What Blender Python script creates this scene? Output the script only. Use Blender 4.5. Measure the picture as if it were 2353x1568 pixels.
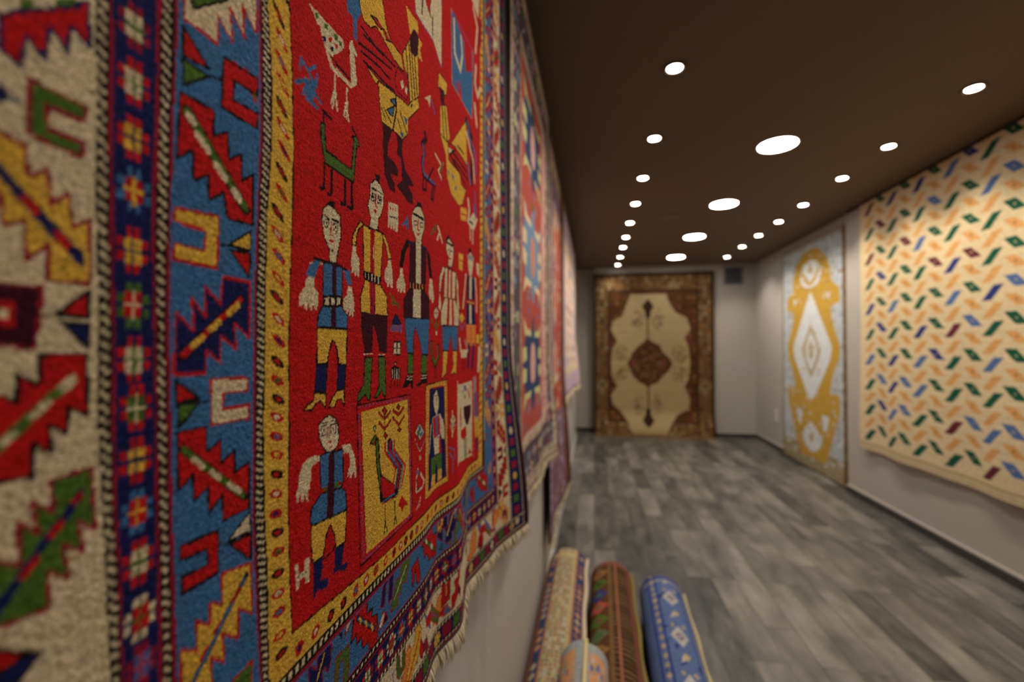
import bpy, bmesh, math, random
import numpy as np
from mathutils import Vector, Matrix
C = bpy.context.scene.collection
for o in list(bpy.data.objects): bpy.data.objects.remove(o)

# ------------------------------------------------------------------ camera, world, exposure
EYE = 1.4
cam_d = bpy.data.cameras.new('camera'); cam = bpy.data.objects.new('camera', cam_d); C.objects.link(cam)
cam_d.sensor_width = 36; cam_d.lens = 1046.*36/2353; cam_d.clip_start = .01
cam.location = (0, 0, EYE)
cam.rotation_euler = (math.radians(90)+math.atan(16/1046.), 0, math.atan(188/1046.))
cam_d.dof.use_dof = True; cam_d.dof.focus_distance = .47; cam_d.dof.aperture_fstop = 2.8
bpy.context.scene.camera = cam
W = bpy.data.worlds.new('world'); bpy.context.scene.world = W; W.use_nodes = True
W.node_tree.nodes['Background'].inputs[0].default_value = (.02, .02, .02, 1); W.node_tree.nodes['Background'].inputs[1].default_value = 1
vs = bpy.context.scene.view_settings
vs.view_transform = 'Standard'; vs.look = 'None'; vs.gamma = 1; vs.use_curve_mapping = False; vs.exposure = 0.75
SPOT_W, SPOT_NEAR, PANEL_E = 16., 12., 30.

# room measures (x across, y down the hall, z up)
XL, XR, XR2, YB, YF, ZC = -.275, 2.43, 2.48, 7.65, -1.6, 2.725
XN, YN, YW = -.55, 7.8, 7.0           # the niche at the far left corner

# ------------------------------------------------------------------ helpers
rnd = random.Random(7)
def tag(o, label=None, cat=None, group=None, kind=None):
    if label: o['label'] = label
    if cat: o['category'] = cat
    if group: o['group'] = group
    if kind: o['kind'] = kind
    return o
def empty(name, loc=(0, 0, 0), rz=0):
    o = bpy.data.objects.new(name, None); C.objects.link(o); o.location = loc; o.rotation_euler = (0, 0, rz); o.empty_display_size = .1; return o
def mesh_obj(name, verts, faces, mat, parent=None, smooth=False):
    me = bpy.data.meshes.new(name); me.from_pydata(verts, [], faces); me.update()
    me.materials.append(mat)
    if smooth: me.polygons.foreach_set('use_smooth', [True]*len(me.polygons))
    o = bpy.data.objects.new(name, me); C.objects.link(o)
    if parent: o.parent = parent
    return o
class MB:
    def __init__(s): s.v, s.f = [], []
    def add(s, v, f):
        n = len(s.v); s.v += [tuple(p) for p in v]; s.f += [tuple(i+n for i in g) for g in f]
    def box(s, x0, x1, y0, y1, z0, z1):
        s.add([(x0,y0,z0),(x1,y0,z0),(x1,y1,z0),(x0,y1,z0),(x0,y0,z1),(x1,y0,z1),(x1,y1,z1),(x0,y1,z1)],
              [(0,3,2,1),(4,5,6,7),(0,1,5,4),(1,2,6,5),(2,3,7,6),(3,0,4,7)])
    def lathe(s, prof, n=40, c=(0, 0)):         # prof: (radius, z)
        v = [(c[0]+r*math.cos(2*math.pi*i/n), c[1]+r*math.sin(2*math.pi*i/n), z) for r, z in prof for i in range(n)]
        f = [(j*n+i, j*n+(i+1) % n, (j+1)*n+(i+1) % n, (j+1)*n+i) for j in range(len(prof)-1) for i in range(n)]
        s.add(v, f)
    def disc(s, r, z, n=40): s.add([(0, 0, z)]+[(r*math.cos(2*math.pi*i/n), r*math.sin(2*math.pi*i/n), z) for i in range(n)], [(0, (i+1) % n+1, i+1) for i in range(n)])
    def build(s, name, mat, parent=None, smooth=False): return mesh_obj(name, s.v, s.f, mat, parent, smooth)

def mat(name, col, rough=.6, **k):
    m = bpy.data.materials.new(name); m.use_nodes = True; b = m.node_tree.nodes['Principled BSDF']
    b.inputs['Base Color'].default_value = (*col, 1); b.inputs['Roughness'].default_value = rough
    for a, v in k.items(): b.inputs[a].default_value = v
    return m
def nd(m, t, **k):
    n = m.node_tree.nodes.new(t)
    for a, v in k.items():
        if hasattr(n, a): setattr(n, a, v)
        else: n.inputs[a.replace('_', ' ')].default_value = v
    return n
def lk(m, a, b): m.node_tree.links.new(a, b)

# plaster wall: flat warm grey with a fine roller texture
def plaster(name, col, bump=.08, scale=260):
    m = mat(name, col, .75); b = m.node_tree.nodes['Principled BSDF']
    tc = nd(m, 'ShaderNodeTexCoord'); n = nd(m, 'ShaderNodeTexNoise', Scale=scale, Detail=3.)
    lk(m, tc.outputs['Object'], n.inputs['Vector'])
    bp = nd(m, 'ShaderNodeBump', Strength=bump, Distance=.002); lk(m, n.outputs['Fac'], bp.inputs['Height']); lk(m, bp.outputs['Normal'], b.inputs['Normal'])
    n2 = nd(m, 'ShaderNodeTexNoise', Scale=1.3, Detail=4.); lk(m, tc.outputs['Object'], n2.inputs['Vector'])
    mx = nd(m, 'ShaderNodeMix', data_type='RGBA', blend_type='MULTIPLY'); mx.inputs[0].default_value = .12
    mx.inputs[6].default_value = (*col, 1); lk(m, n2.outputs['Color'], mx.inputs[7]); lk(m, mx.outputs[2], b.inputs['Base Color'])
    return m
M_wall = plaster('wall_plaster', (.50, .465, .43))
M_ceil = plaster('ceiling_paint', (.15, .098, .064), .04)
M_white = mat('white_plastic', (.75, .73, .70), .4)
M_trim = mat('charcoal_baseboard', (.045, .043, .040), .45)
M_cap = mat('pale_trim_lit_edge', (.52, .49, .45), .5)
M_rail = mat('dark_rail', (.028, .019, .012), .5)
M_metal = mat('satin_metal', (.55, .53, .50), .3, Metallic=.8)
M_grille = mat('grille_metal', (.16, .17, .20), .5)
M_black = mat('black_gap', (.01, .01, .01), .8)
def glow(name, col, s):
    m = bpy.data.materials.new(name); m.use_nodes = True; n = m.node_tree; n.nodes.clear()
    e = n.nodes.new('ShaderNodeEmission'); e.inputs[0].default_value = (*col, 1); e.inputs[1].default_value = s
    o = n.nodes.new('ShaderNodeOutputMaterial'); n.links.new(e.outputs[0], o.inputs[0]); return m
M_bulb = glow('lit_bulb', (1, .90, .78), 22); M_panel = glow('lit_panel', (1, .95, .88), PANEL_E)

# grey weathered wood planks running down the hall
def floor_mat():
    m = mat('grey_plank_floor', (.1, .1, .1), .42); b = m.node_tree.nodes['Principled BSDF']
    tc = nd(m, 'ShaderNodeTexCoord'); mp = nd(m, 'ShaderNodeMapping'); mp.inputs['Rotation'].default_value = (0, 0, math.pi/2); lk(m, tc.outputs['Object'], mp.inputs['Vector'])
    br = nd(m, 'ShaderNodeTexBrick', Scale=1.); br.offset = .37; br.offset_frequency = 3
    for k, v in dict(Color1=(.035, .037, .037, 1), Color2=(.33, .315, .285, 1), Mortar=(.03, .03, .03, 1)).items(): br.inputs[k].default_value = v
    br.inputs['Mortar Size'].default_value = .0018; br.inputs['Brick Width'].default_value = .74; br.inputs['Row Height'].default_value = .14; br.inputs['Bias'].default_value = -.1
    lk(m, mp.outputs[0], br.inputs['Vector'])
    st = nd(m, 'ShaderNodeMapping'); st.inputs['Scale'].default_value = (1.8, 7, 1); sh = nd(m, 'ShaderNodeVectorMath', operation='MULTIPLY_ADD'); lk(m, br.outputs['Color'], sh.inputs[0]); sh.inputs[1].default_value = (60, 60, 60); lk(m, mp.outputs[0], sh.inputs[2]); lk(m, sh.outputs[0], st.inputs['Vector'])
    ns = nd(m, 'ShaderNodeTexNoise', Scale=2.2, Detail=6., Roughness=.62); lk(m, st.outputs[0], ns.inputs['Vector'])
    cr = nd(m, 'ShaderNodeValToRGB'); cr.color_ramp.elements[0].position = .36; cr.color_ramp.elements[0].color = (.045, .045, .043, 1)
    cr.color_ramp.elements[1].position = .68; cr.color_ramp.elements[1].color = (.36, .345, .32, 1); lk(m, ns.outputs['Fac'], cr.inputs[0])
    st2 = nd(m, 'ShaderNodeMapping'); st2.inputs['Scale'].default_value = (1.5, 3, 1); lk(m, sh.outputs[0], st2.inputs['Vector'])
    pt = nd(m, 'ShaderNodeTexNoise', Scale=1.6, Detail=3.); lk(m, st2.outputs[0], pt.inputs['Vector'])
    cr2 = nd(m, 'ShaderNodeValToRGB'); cr2.color_ramp.elements[0].position = .4; cr2.color_ramp.elements[0].color = (.48, .48, .48, 1); cr2.color_ramp.elements[1].position = .66; cr2.color_ramp.elements[1].color = (.9, .87, .82, 1); lk(m, pt.outputs['Fac'], cr2.inputs[0])
    mx = nd(m, 'ShaderNodeMix', data_type='RGBA'); mx.inputs[0].default_value = .38; lk(m, br.outputs['Color'], mx.inputs[6]); lk(m, cr.outputs[0], mx.inputs[7])
    m2 = nd(m, 'ShaderNodeMix', data_type='RGBA', blend_type='MULTIPLY'); m2.inputs[0].default_value = 1.; lk(m, mx.outputs[2], m2.inputs[6]); lk(m, cr2.outputs[0], m2.inputs[7])
    lk(m, m2.outputs[2], b.inputs['Base Color'])
    bp = nd(m, 'ShaderNodeBump', Strength=.25, Distance=.002); lk(m, ns.outputs['Fac'], bp.inputs['Height']); lk(m, bp.outputs['Normal'], b.inputs['Normal'])
    return m
M_floor = floor_mat()

# knotted wool: colour of each knot from the weave, tufted relief from noise
def wool(name, scale, strength=.6, dist=.002, rough=.85, mottle=None):
    m = mat(name, (.5, .5, .5), rough); b = m.node_tree.nodes['Principled BSDF']
    b.inputs['Specular IOR Level'].default_value = .06
    at = nd(m, 'ShaderNodeAttribute'); at.attribute_name = 'wool'
    tc = nd(m, 'ShaderNodeTexCoord'); n = nd(m, 'ShaderNodeTexNoise', Scale=scale, Detail=4., Roughness=.7); lk(m, tc.outputs['Object'], n.inputs['Vector'])
    r = nd(m, 'ShaderNodeMapRange'); r.inputs['From Min'].default_value = .3; r.inputs['From Max'].default_value = .7; r.inputs['To Min'].default_value = .64; r.inputs['To Max'].default_value = 1.32; lk(m, n.outputs['Fac'], r.inputs['Value'])  # relief noise varies the wool tone, with fleck highlights painted into the colour
    v = nd(m, 'ShaderNodeVectorMath', operation='SCALE'); lk(m, at.outputs['Color'], v.inputs[0]); lk(m, r.outputs[0], v.inputs['Scale'])
    lk(m, v.outputs[0], b.inputs['Base Color'])
    bp = nd(m, 'ShaderNodeBump', Strength=strength, Distance=dist); lk(m, n.outputs['Fac'], bp.inputs['Height']); lk(m, bp.outputs['Normal'], b.inputs['Normal'])
    return m
M_wool = wool('knotted_wool', 430, 1., .003); M_wool_far = wool('woven_wool', 160, .5, .003)
M_back = mat('carpet_backing', (.20, .14, .10), .95); M_bind = mat('overcast_binding', (.02, .014, .012), .9); M_fringe = mat('cotton_fringe', (.62, .53, .36), .9)

# ------------------------------------------------------------------ the weave: knot canvas and the drawing of the figure carpet (units .1 mm)
RUG_OPS = """
0 0 5 1419 1349 1688 1578 1726 1622 1743 1636 1751 1425 1670 1474 1658 1345 1590 1412 1571 1255 1504 1319 1489 1177 1421 1206
0 2 -1 1419 1408 1481 1455 1482 1415 1419 1352
0 6 -1 1481 1455 1533 1495 1534 1453 1482 1415
0 2 -1 1533 1495 1609 1553 1599 1508 1534 1453
0 6 -1 1609 1553 1696 1620 1685 1582 1609 1522
0 6 8 1516 1141 1738 1133 1733 1061 1581 1057 1590 960 1734 960 1723 887 1521 907
0 3 8 1426 870 1508 856 1521 726 1590 783 1608 636 1674 701 1690 553 1760 610 1767 302 1597 297 1595 448 1517 373 1512 535 1440 498 1429 619 1306 735 1303 944
0 5 -1 1343 810 1428 742 1570 600 1735 441 1736 376 1710 390 1536 560 1428 680 1344 751
0 0 -1 1506 656 1565 604 1550 564 1497 613
0 0 -1 1622 535 1683 474 1667 439 1612 495
0 5 -1 1423 1066 1459 1030 1424 988 1390 1008
1 12 15 1450 1016 1491 1030
0 7 8 1434 257 1579 265 1553 -6 1437 12 1315 32 1312 261
0 0 -1 1435 196 1489 184 1481 89 1436 92
0 2 -1 1435 162 1466 162 1465 117 1436 118
0 0 1 1627 148 1761 270 1763 145
0 5 1 1649 119 1763 119 1765 -6
1 1 11 1571 135 1644 134
0 0 1 1573 -32 1753 -29 1766 -320 1684 -268 1678 -389 1610 -334 1619 -463 1553 -407 1552 -550 1445 -539 1323 -526 1317 -135 1419 -204 1444 -195 1497 -229 1497 -115 1570 -161
0 6 -1 1468 -333 1561 -243 1642 -167 1696 -114 1716 -134 1711 -166 1648 -217 1510 -358 1443 -423 1401 -457 1400 -408
0 2 -1 1708 -121 1714 -163 1664 -206 1642 -167 1685 -126
0 2 -1 1596 -223 1627 -233 1562 -302 1528 -291
0 2 -1 1486 -337 1505 -357 1456 -410 1434 -377
0 6 8 1618 -583 1783 -567 1805 -869 1729 -804 1755 -952 1670 -887 1697 -1048 1611 -978 1622 -1141 1453 -1122 1315 -1098 1311 -758 1449 -863 1516 -903 1503 -726 1575 -793 1551 -657 1632 -722
0 5 -1 1744 -656 1751 -702 1657 -811 1582 -890 1462 -1064 1404 -1105 1403 -1037 1481 -973 1575 -847 1668 -745 1731 -659
0 0 -1 1731 -670 1745 -700 1712 -725 1696 -702
0 0 -1 1656 -762 1675 -790 1633 -844 1609 -820
0 0 -1 1565 -889 1590 -907 1528 -977 1504 -956
0 3 8 1631 -1167 1840 -1161 1852 -1239 1719 -1245 1701 -1352 1854 -1370 1851 -1452 1618 -1442
0 0 1 1359 -1131 1454 -1217 1551 -1289 1455 -1305 1361 -1269
0 5 1 1553 -1295 1593 -1314 1486 -1410 1361 -1317 1455 -1305
0 2 0 2240 2191 2252 1922 2337 1932 2492 1933 2490 2119 2615 2024 2584 2243 2718 2122 2690 2342 2821 2231 2823 2671
0 6 1 2287 2113 2307 2028 2566 2276 2565 2330
0 0 1 2244 1879 2246 1705 2431 1735
0 6 1 2246 1684 2253 1537 2431 1692
1 1 19 2431 1696 2527 1724
0 0 1 2537 1881 2845 1918 2840 1795 2630 1782 2620 1646 2848 1670 2836 1554 2526 1550
0 0 1 2231 1484 2470 1495 2462 1332 2576 1412 2590 1236 2696 1317 2705 1140 2806 1216 2807 864 2583 845 2547 1002 2435 921 2433 1076 2325 1002 2318 1182 2213 1089
1 1 82 2282 1389 2738 951
1 6 56 2282 1389 2738 961
1 2 48 2287 1375 2320 1350
1 2 49 2350 1289 2426 1225
1 2 52 2491 1159 2563 1098
1 2 55 2639 1042 2682 1005
0 3 0 2208 801 2516 837 2504 507 2199 505 2206 594 2404 596 2417 719 2196 726
0 3 1 2591 672 2791 819 2787 677
0 0 1 2609 644 2787 656 2776 491
1 1 16 2524 657 2585 671
0 5 0 2548 456 2783 458 2781 68 2650 167 2664 -9 2536 81 2538 -93 2431 -17 2423 -153 2211 -153 2220 199 2341 100 2319 297 2419 193 2416 376 2534 280
1 1 59 2702 329 2259 -48
1 0 41 2702 325 2268 -40
1 3 46 2678 289 2602 228
1 3 42 2524 169 2456 113
1 3 38 2400 64 2327 13
0 2 0 2465 -194 2778 -206 2772 -296 2563 -290 2559 -392 2786 -393 2781 -488 2473 -480
0 0 1 2220 -186 2375 -301 2231 -317
0 6 1 2235 -322 2385 -319 2246 -462
1 1 9 2385 -323 2445 -330
0 0 1 2236 -481 2435 -488 2437 -643 2545 -587 2547 -738 2663 -678 2665 -830 2791 -788 2795 -1104 2570 -1113 2562 -943 2460 -1028 2452 -860 2351 -914 2343 -753 2245 -825
1 1 54 2273 -588 2758 -1021
1 6 38 2278 -593 2743 -1006
1 2 33 2342 -659 2415 -724
1 2 34 2474 -774 2542 -832
1 2 35 2613 -888 2715 -970
0 2 1 2617 -1260 2795 -1136 2814 -1274
0 0 1 2617 -1278 2815 -1296 2817 -1471
1 1 7 2547 -1269 2617 -1273
0 0 1 2259 -1146 2533 -1154 2537 -1428 2278 -1426 2272 -1328 2457 -1337 2445 -1240 2265 -1230
0 3 0 2562 -1446 2814 -1492 2833 -1850 2703 -1745 2706 -1945 2573 -1832 2594 -2027 2482 -1922 2497 -2117 2279 -1959 2272 -1743 2384 -1815 2376 -1642 2474 -1714 2478 -1580 2571 -1651
1 1 40 2771 -1558 2343 -2005
1 4 24 2757 -1572 2348 -2000
1 0 25 2715 -1620 2648 -1673
1 0 23 2559 -1744 2510 -1784
1 0 22 2452 -1845 2407 -1901
0 6 0 2615 -2203 2837 -2179 2832 -2360
0 2 -1 3423 2905 3950 2941 3975 2890 3915 2811 3766 2663 3678 2657 3593 2774
0 6 -1 3510 2886 3554 2912 3561 2868 3521 2845
0 6 -1 3644 2890 3708 2917 3697 2865 3644 2847
0 6 -1 3797 2902 3855 2922 3855 2864 3804 2856
0 6 -1 3879 2886 3926 2905 3927 2865 3884 2843
0 0 -1 3531 2798 3582 2828 3592 2792 3552 2764
0 0 -1 3709 2810 3759 2838 3760 2793 3716 2770
0 5 -1 3609 2755 3666 2775 3677 2738 3635 2716
0 5 -1 3743 2744 3792 2770 3792 2725 3747 2702
0 0 -1 3809 2820 3855 2838 3856 2799 3821 2782
0 0 1 3722 2647 4118 2637 4079 2584 3979 2556 3767 2586
1 2 49 3700 2652 3767 2574 4092 2581 4190 2679 4114 3023
0 2 -1 4062 3002 4114 3037 4209 2973 4214 2937 4149 2942 4190 2679 4118 2623 4092 2663 4076 2874
1 2 27 3812 2563 3821 2399 3782 2198
1 2 28 3821 2399 3857 2224
1 2 23 3803 2363 3759 2237
1 2 30 4029 2517 4018 2375 4058 2219
1 2 30 4018 2375 3975 2232
1 2 25 4043 2389 4012 2224
1 4 32 3327 2373 3429 2319 3478 2253
1 4 35 3259 2138 3402 2233 3537 2263
1 4 27 3402 2210 3349 2086
1 4 28 3421 2197 3432 2086 3559 2081
1 4 29 3479 2206 3599 2151
1 4 31 3439 2349 3516 2419
1 4 26 3327 2373 3311 2271
1 4 26 3546 2365 3537 2287 3478 2289
0 4 -1 3375 2222 3478 2277 3537 2287 3499 2122 3442 2061 3395 2065
0 6 1 3601 1981 3664 1999 3677 1768 4114 1757 4158 2088 4111 2087 4217 2136 4273 2054 4218 2044 4155 1648 3668 1646 3603 1834
1 1 27 3643 1989 3637 2098 3761 2091
1 1 32 4203 2136 4123 2182
1 1 33 3657 1648 3653 1412 3597 1398
1 1 35 3777 1633 3768 1401 3724 1386
1 1 39 4001 1613 4003 1383 3942 1369
1 1 41 4128 1645 4131 1377 4054 1374
0 4 -1 4007 3414 4230 3586 4288 3442 4205 3311 4207 3099 4153 3091 4124 3295 4021 3275
0 3 1 4229 3628 4733 4021 4857 3745 4968 3625 5282 3644 5367 3486 5083 3466 4789 3521 4621 3546 4495 3443 4345 3411 4273 3489
0 0 1 4494 3577 4620 3638 4788 3632 4720 3584 4621 3577
0 0 1 4754 3624 4823 3648 4968 3609 4877 3564
1 1 28 4289 3313 4591 3310 5103 3395
1 1 27 4249 3113 4592 3203 5008 3303
1 1 27 4291 3055 4691 3141 4972 3158
1 1 28 4350 2990 4626 3024 4864 3038 5086 3090
1 1 27 4347 3266 4791 3331
0 3 1 4408 2997 4531 2982 4692 2986 4627 2909 4500 2934
0 3 1 4676 2976 5125 3069 5501 3133 5804 3445 5880 3295 5503 2953 5505 2773 5333 2614 5052 2595 4764 2553 4694 2799
0 3 1 5323 3706 5539 4018 5824 3991 5869 3462 5546 3184 5498 3493 5367 3557
1 1 31 5429 3828 5546 3229
1 1 32 5517 3940 5637 3297
1 1 33 5609 3890 5722 3381
1 1 34 5703 3913 5799 3442
0 0 1 5085 3232 5181 3443 5368 3451 5500 3349 5457 3172 5164 3125
0 2 -1 5264 3311 5334 3370 5369 3293 5294 3232
0 2 -1 5412 3335 5477 3336 5456 3235 5391 3252
0 7 -1 5539 4045 5676 4260 5847 4255 5824 4010 5727 3906 5563 3879
0 3 -1 5424 4380 5628 4403 5820 4447 5832 4292 5676 4260 5561 4097 5501 4202
0 3 -1 5847 4255 5975 4244 5899 4116 5988 4007 5824 3972
0 4 1 4974 2920 5106 3008 5127 2918
0 4 1 4885 2758 5088 2906 5051 2761 4957 2747
0 4 -1 5372 2923 5481 2942 5438 2840
0 5 -1 5569 3169 5647 3247 5615 3147
0 4 -1 5249 2671 5374 2712 5312 2613
1 1 31 5125 3069 5147 2894 5052 2595
1 1 21 4762 2710 4868 2620
1 1 21 4797 2744 4995 2667
1 1 25 5247 2929 5460 2753
1 1 24 5187 2796 5332 2658
0 7 -1 4781 2546 5033 2586 4924 2372 4907 2235 5094 2229 5213 2174 5194 2090 4982 2052 5096 1979 5117 1868 4984 1856 4839 1982 4801 2222
0 7 -1 5130 2615 5333 2614 5313 2440 5421 2255 5600 2214 5694 2146 5510 2091 5648 2029 5672 1899 5512 1876 5339 1926 5155 1966 5316 2092 5293 2344 5151 2362 5190 2473
0 2 10 5696 4772 6790 5625 6799 4414 6419 4601 6079 4552 5746 4527
0 0 1 6022 5026 6384 5309 6270 4973 6329 4871 6186 4910
1 1 41 6387 4934 6389 4664
1 1 37 5996 4927 5972 4673
0 4 9 7287 5728 8725 5900 8627 4510 7333 4480
0 0 10 7364 5738 8620 5887 8622 5446 8178 5179 8036 5663 7522 5732
1 2 99 7442 5627 7485 5100 7818 4987 7948 5347 7858 5619
1 0 88 7610 4640 7864 4534 7777 4737
0 2 -1 8411 6889 9224 7523 9109 6863
1 2 110 8721 6794 9030 6618 8887 6033
1 2 110 8922 5741 8836 5348 9059 5203 9292 5493
1 2 130 8838 4897 8972 4567
0 8 -1 9167 6890 9407 7063 9348 6451 9112 6295
0 3 1 6669 4270 7075 4331 7041 4118 6882 4019 6639 4036
0 7 -1 6703 4073 6936 4116 6938 3881 6770 3848
0 3 1 6738 3787 7042 3948 7227 3486 7012 3298 6741 3352
1 1 40 6836 3817 6928 3305
1 1 42 6952 3877 7082 3374
0 3 1 7456 3590 8183 4263 8283 3451 7871 3477 7302 3450
0 3 1 6741 3352 7118 3368 7156 3108 7787 3117 7874 2949 8190 2957 7964 2613 7748 2528 7308 2584 7086 2783 7013 3117
0 0 1 7118 3368 7536 3482 8283 3438 8333 3033 7787 3117 7380 3153
1 1 45 7341 3326 8236 3314
1 1 45 7458 3232 8332 3192
1 1 44 7228 3231 8143 3045
0 2 -1 7154 3315 7341 3349 7303 3263 7170 3229
1 1 157 8230 4286 8608 4116 8582 3228
1 4 85 8331 3510 8531 3210
1 2 88 8232 4049 8683 3734 8824 3343
1 10 90 8327 4121 8897 3907 8899 3540
1 4 84 8278 4283 8425 4167
0 4 -1 7121 2933 7230 2930 7157 2856
0 4 -1 7305 2935 7460 2946 7421 2860
0 4 -1 7500 2792 7638 2816 7541 2710
1 1 33 7228 3231 7536 3433
1 1 38 7658 3560 8048 3577
1 7 82 6091 3048 6146 2983 5976 2848
1 7 92 6013 2874 6066 2760 5989 2571 6042 2436 6496 2449
1 10 46 6013 2854 6066 2760 5999 2575 6053 2459 6496 2459
1 7 43 6042 2436 6018 2221 6141 2253 6150 2416
1 7 45 6436 2438 6349 2192 6438 2210 6496 2438
1 1 37 6233 2447 6434 2687
0 2 -1 6060 3537 6320 3720 6282 3515 6208 3577
1 10 41 6356 3667 6488 3539
1 2 40 6523 2933 6777 2876
1 2 45 6876 2927 6668 2736 6811 2659
1 6 49 6863 2922 6732 2739
0 1 -1 3736 1328 3836 1354 3814 1276 3715 1271
0 2 1 3640 1230 3714 1296 3826 1286 3920 1235 3938 1056 3899 942 3870 845 3866 786 3753 772 3740 895 3664 977 3627 1128
1 1 16 3662 1181 3748 1161
1 1 20 3786 1178 3897 1177
1 1 9 3673 1140 3716 1159 3738 1133 3717 1084 3678 1080 3663 1113 3673 1140
1 1 9 3816 1148 3873 1157 3885 1115 3851 1067 3816 1091 3800 1125 3816 1148
0 1 -1 3684 1125 3716 1127 3706 1100 3684 1100
0 1 -1 3832 1127 3869 1130 3858 1101 3832 1101
1 0 15 3771 1142 3761 1026 3801 1025
0 0 -1 3735 972 3772 991 3822 986 3806 958 3762 954
0 7 -1 3762 906 3837 903 3789 877
1 2 15 3457 717 3764 761
0 4 1 3646 758 3961 777 3964 493 3649 458
0 7 -1 3793 769 3854 775 3862 479 3800 472
0 4 -1 3524 753 3614 764 3526 601 3411 599 3429 665
0 4 -1 3973 759 4098 754 4131 619 4062 610 4011 685
1 1 21 3514 767 3742 770
1 1 24 3877 775 4035 754
0 2 -1 3411 593 3526 605 3526 527 3577 474 3568 329 3535 320 3514 372 3503 371 3496 317 3465 314 3457 372 3432 370 3424 317 3396 314 3390 377 3377 347 3350 339 3350 379 3332 332 3318 333 3323 416 3349 458 3403 511
0 2 -1 4062 606 4131 608 4180 448 4176 310 4142 307 4128 368 4116 319 4090 317 4082 385 4064 329 4032 333 4026 380 4002 351 3984 356 3988 469 4050 516
0 1 -1 3645 457 3968 494 3969 395 3646 366
0 2 -1 3676 446 3741 453 3746 393 3685 388
0 2 -1 3772 456 3839 464 3840 402 3779 397
0 2 -1 3869 467 3932 474 3933 409 3877 403
0 4 1 3639 365 3953 393 4052 315 4053 191 3570 179 3579 281
0 7 -1 3779 378 3854 384 3860 189 3781 186
0 3 1 3570 173 4053 180 4044 -169 3911 -151 3891 -33 3839 56 3782 56 3750 -45 3719 -144 3563 -132
0 0 1 3798 62 3843 57 3874 -33 3899 -150 3883 -240 3731 -231 3725 -144 3750 -45
0 5 1 3563 -141 3725 -144 3700 -396 3540 -375
0 5 1 3899 -153 4037 -166 4010 -406 3880 -394
0 0 -1 3734 -157 3887 -163 3871 -393 3711 -379
0 3 1 3536 -379 3711 -411 3702 -533 3628 -467 3557 -473 3509 -526 3383 -520 3432 -481 3527 -446
0 3 1 3878 -395 4009 -394 4011 -556 3962 -488 3879 -485 3845 -545 3751 -536 3766 -498 3821 -441
0 1 -1 4605 1903 4726 1936 4710 1841 4631 1851
0 2 1 4496 1757 4605 1845 4720 1837 4806 1773 4814 1617 4757 1497 4691 1432 4682 1295 4479 1288 4515 1390 4447 1503 4497 1638
1 1 20 4534 1725 4632 1732
1 1 21 4671 1735 4779 1735
1 1 16 4543 1691 4529 1589 4607 1606 4623 1680 4543 1669
1 1 17 4688 1694 4672 1612 4746 1614 4755 1693 4688 1686
0 1 -1 4544 1657 4591 1662 4582 1624 4544 1616
0 1 -1 4698 1666 4738 1672 4729 1637 4698 1635
1 0 22 4639 1670 4614 1563 4656 1553
0 0 -1 4570 1493 4615 1522 4660 1511 4625 1464
0 3 1 4352 1286 4501 1274 4659 1300 4810 1299 4747 753 4366 798
0 0 -1 4507 1268 4610 1289 4600 761 4512 778
1 5 19 4557 1281 4552 769
1 2 16 4587 1107 4575 969
0 3 1 4295 1302 4367 1287 4254 1196 4222 1111 4207 1034 4135 1021 4147 1120 4226 1224
0 2 -1 4148 1017 4207 1023 4215 955 4285 884 4281 724 4251 720 4231 776 4218 732 4191 720 4177 781 4159 743 4132 743 4129 786 4110 838 4136 939
0 3 1 4759 1302 4845 1292 4954 1188 5021 1052 4937 1023 4882 1156
0 2 -1 4937 1019 5010 1037 5068 849 5058 712 5013 706 4976 770 4951 714 4911 709 4903 767 4868 754 4843 814 4856 896 4919 955
0 1 -1 4357 811 4764 789 4754 719 4372 717
1 2 24 4407 783 4407 740
1 2 24 4475 787 4476 735
1 2 25 4546 786 4546 731
1 2 26 4619 783 4619 726
1 2 26 4693 779 4694 722
0 3 1 4401 714 4748 706 4905 599 4932 369 4313 362 4303 531
0 0 -1 4491 712 4632 708 4636 363 4510 362
1 5 18 4537 707 4556 365
1 5 19 4591 707 4604 366
0 7 -1 4319 358 4932 360 4910 -61 4721 -43 4654 159 4582 247 4560 -49 4395 -55 4320 220
0 6 1 4404 -95 4567 -102 4532 -395 4519 -556 4473 -554 4419 -487 4258 -558 4271 -458 4377 -382
0 6 1 4705 -94 4868 -97 4896 -551 4833 -548 4785 -477 4660 -554 4612 -540 4724 -425
1 2 10 4380 -66 4567 -69
1 2 12 4698 -70 4868 -81
1 1 9 4424 -52 4424 -96
1 1 9 4484 -53 4484 -97
1 1 10 4771 -56 4772 -103
0 1 -1 5816 1987 5942 2007 6004 1945 5783 1897
0 2 1 5673 1827 5792 1919 5942 1946 6074 1848 6086 1694 5987 1533 5957 1333 5787 1316 5762 1479 5652 1563 5618 1700
1 1 41 5688 1779 5833 1799
1 1 44 5867 1793 6037 1803
1 1 16 5698 1690 5804 1715 5819 1666 5713 1638 5698 1690
1 1 17 5918 1727 6037 1750 6038 1692 5929 1667 5918 1727
1 0 34 5853 1738 5834 1610 5894 1610
0 0 -1 5756 1543 5859 1559 5955 1593 5855 1520
0 7 1 5584 1373 5772 1425 5946 1437 6147 1412 6135 911 5557 844
0 2 -1 5772 1425 5946 1442 5951 870 5777 875
0 1 -1 5472 1396 5616 1399 5430 1223 5355 1012 5244 996 5303 1196
0 5 -1 5517 1388 5700 1409 5654 1361 5526 1351
0 5 -1 5998 1429 6186 1431 6186 1391 6025 1386
0 2 -1 5264 982 5347 997 5369 896 5434 800 5422 701 5383 691 5349 753 5329 695 5287 685 5266 743 5238 691 5206 692 5206 735 5170 713 5177 815 5257 878
0 1 -1 6147 1422 6298 1364 6405 1031 6301 1015 6215 1227
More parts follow.
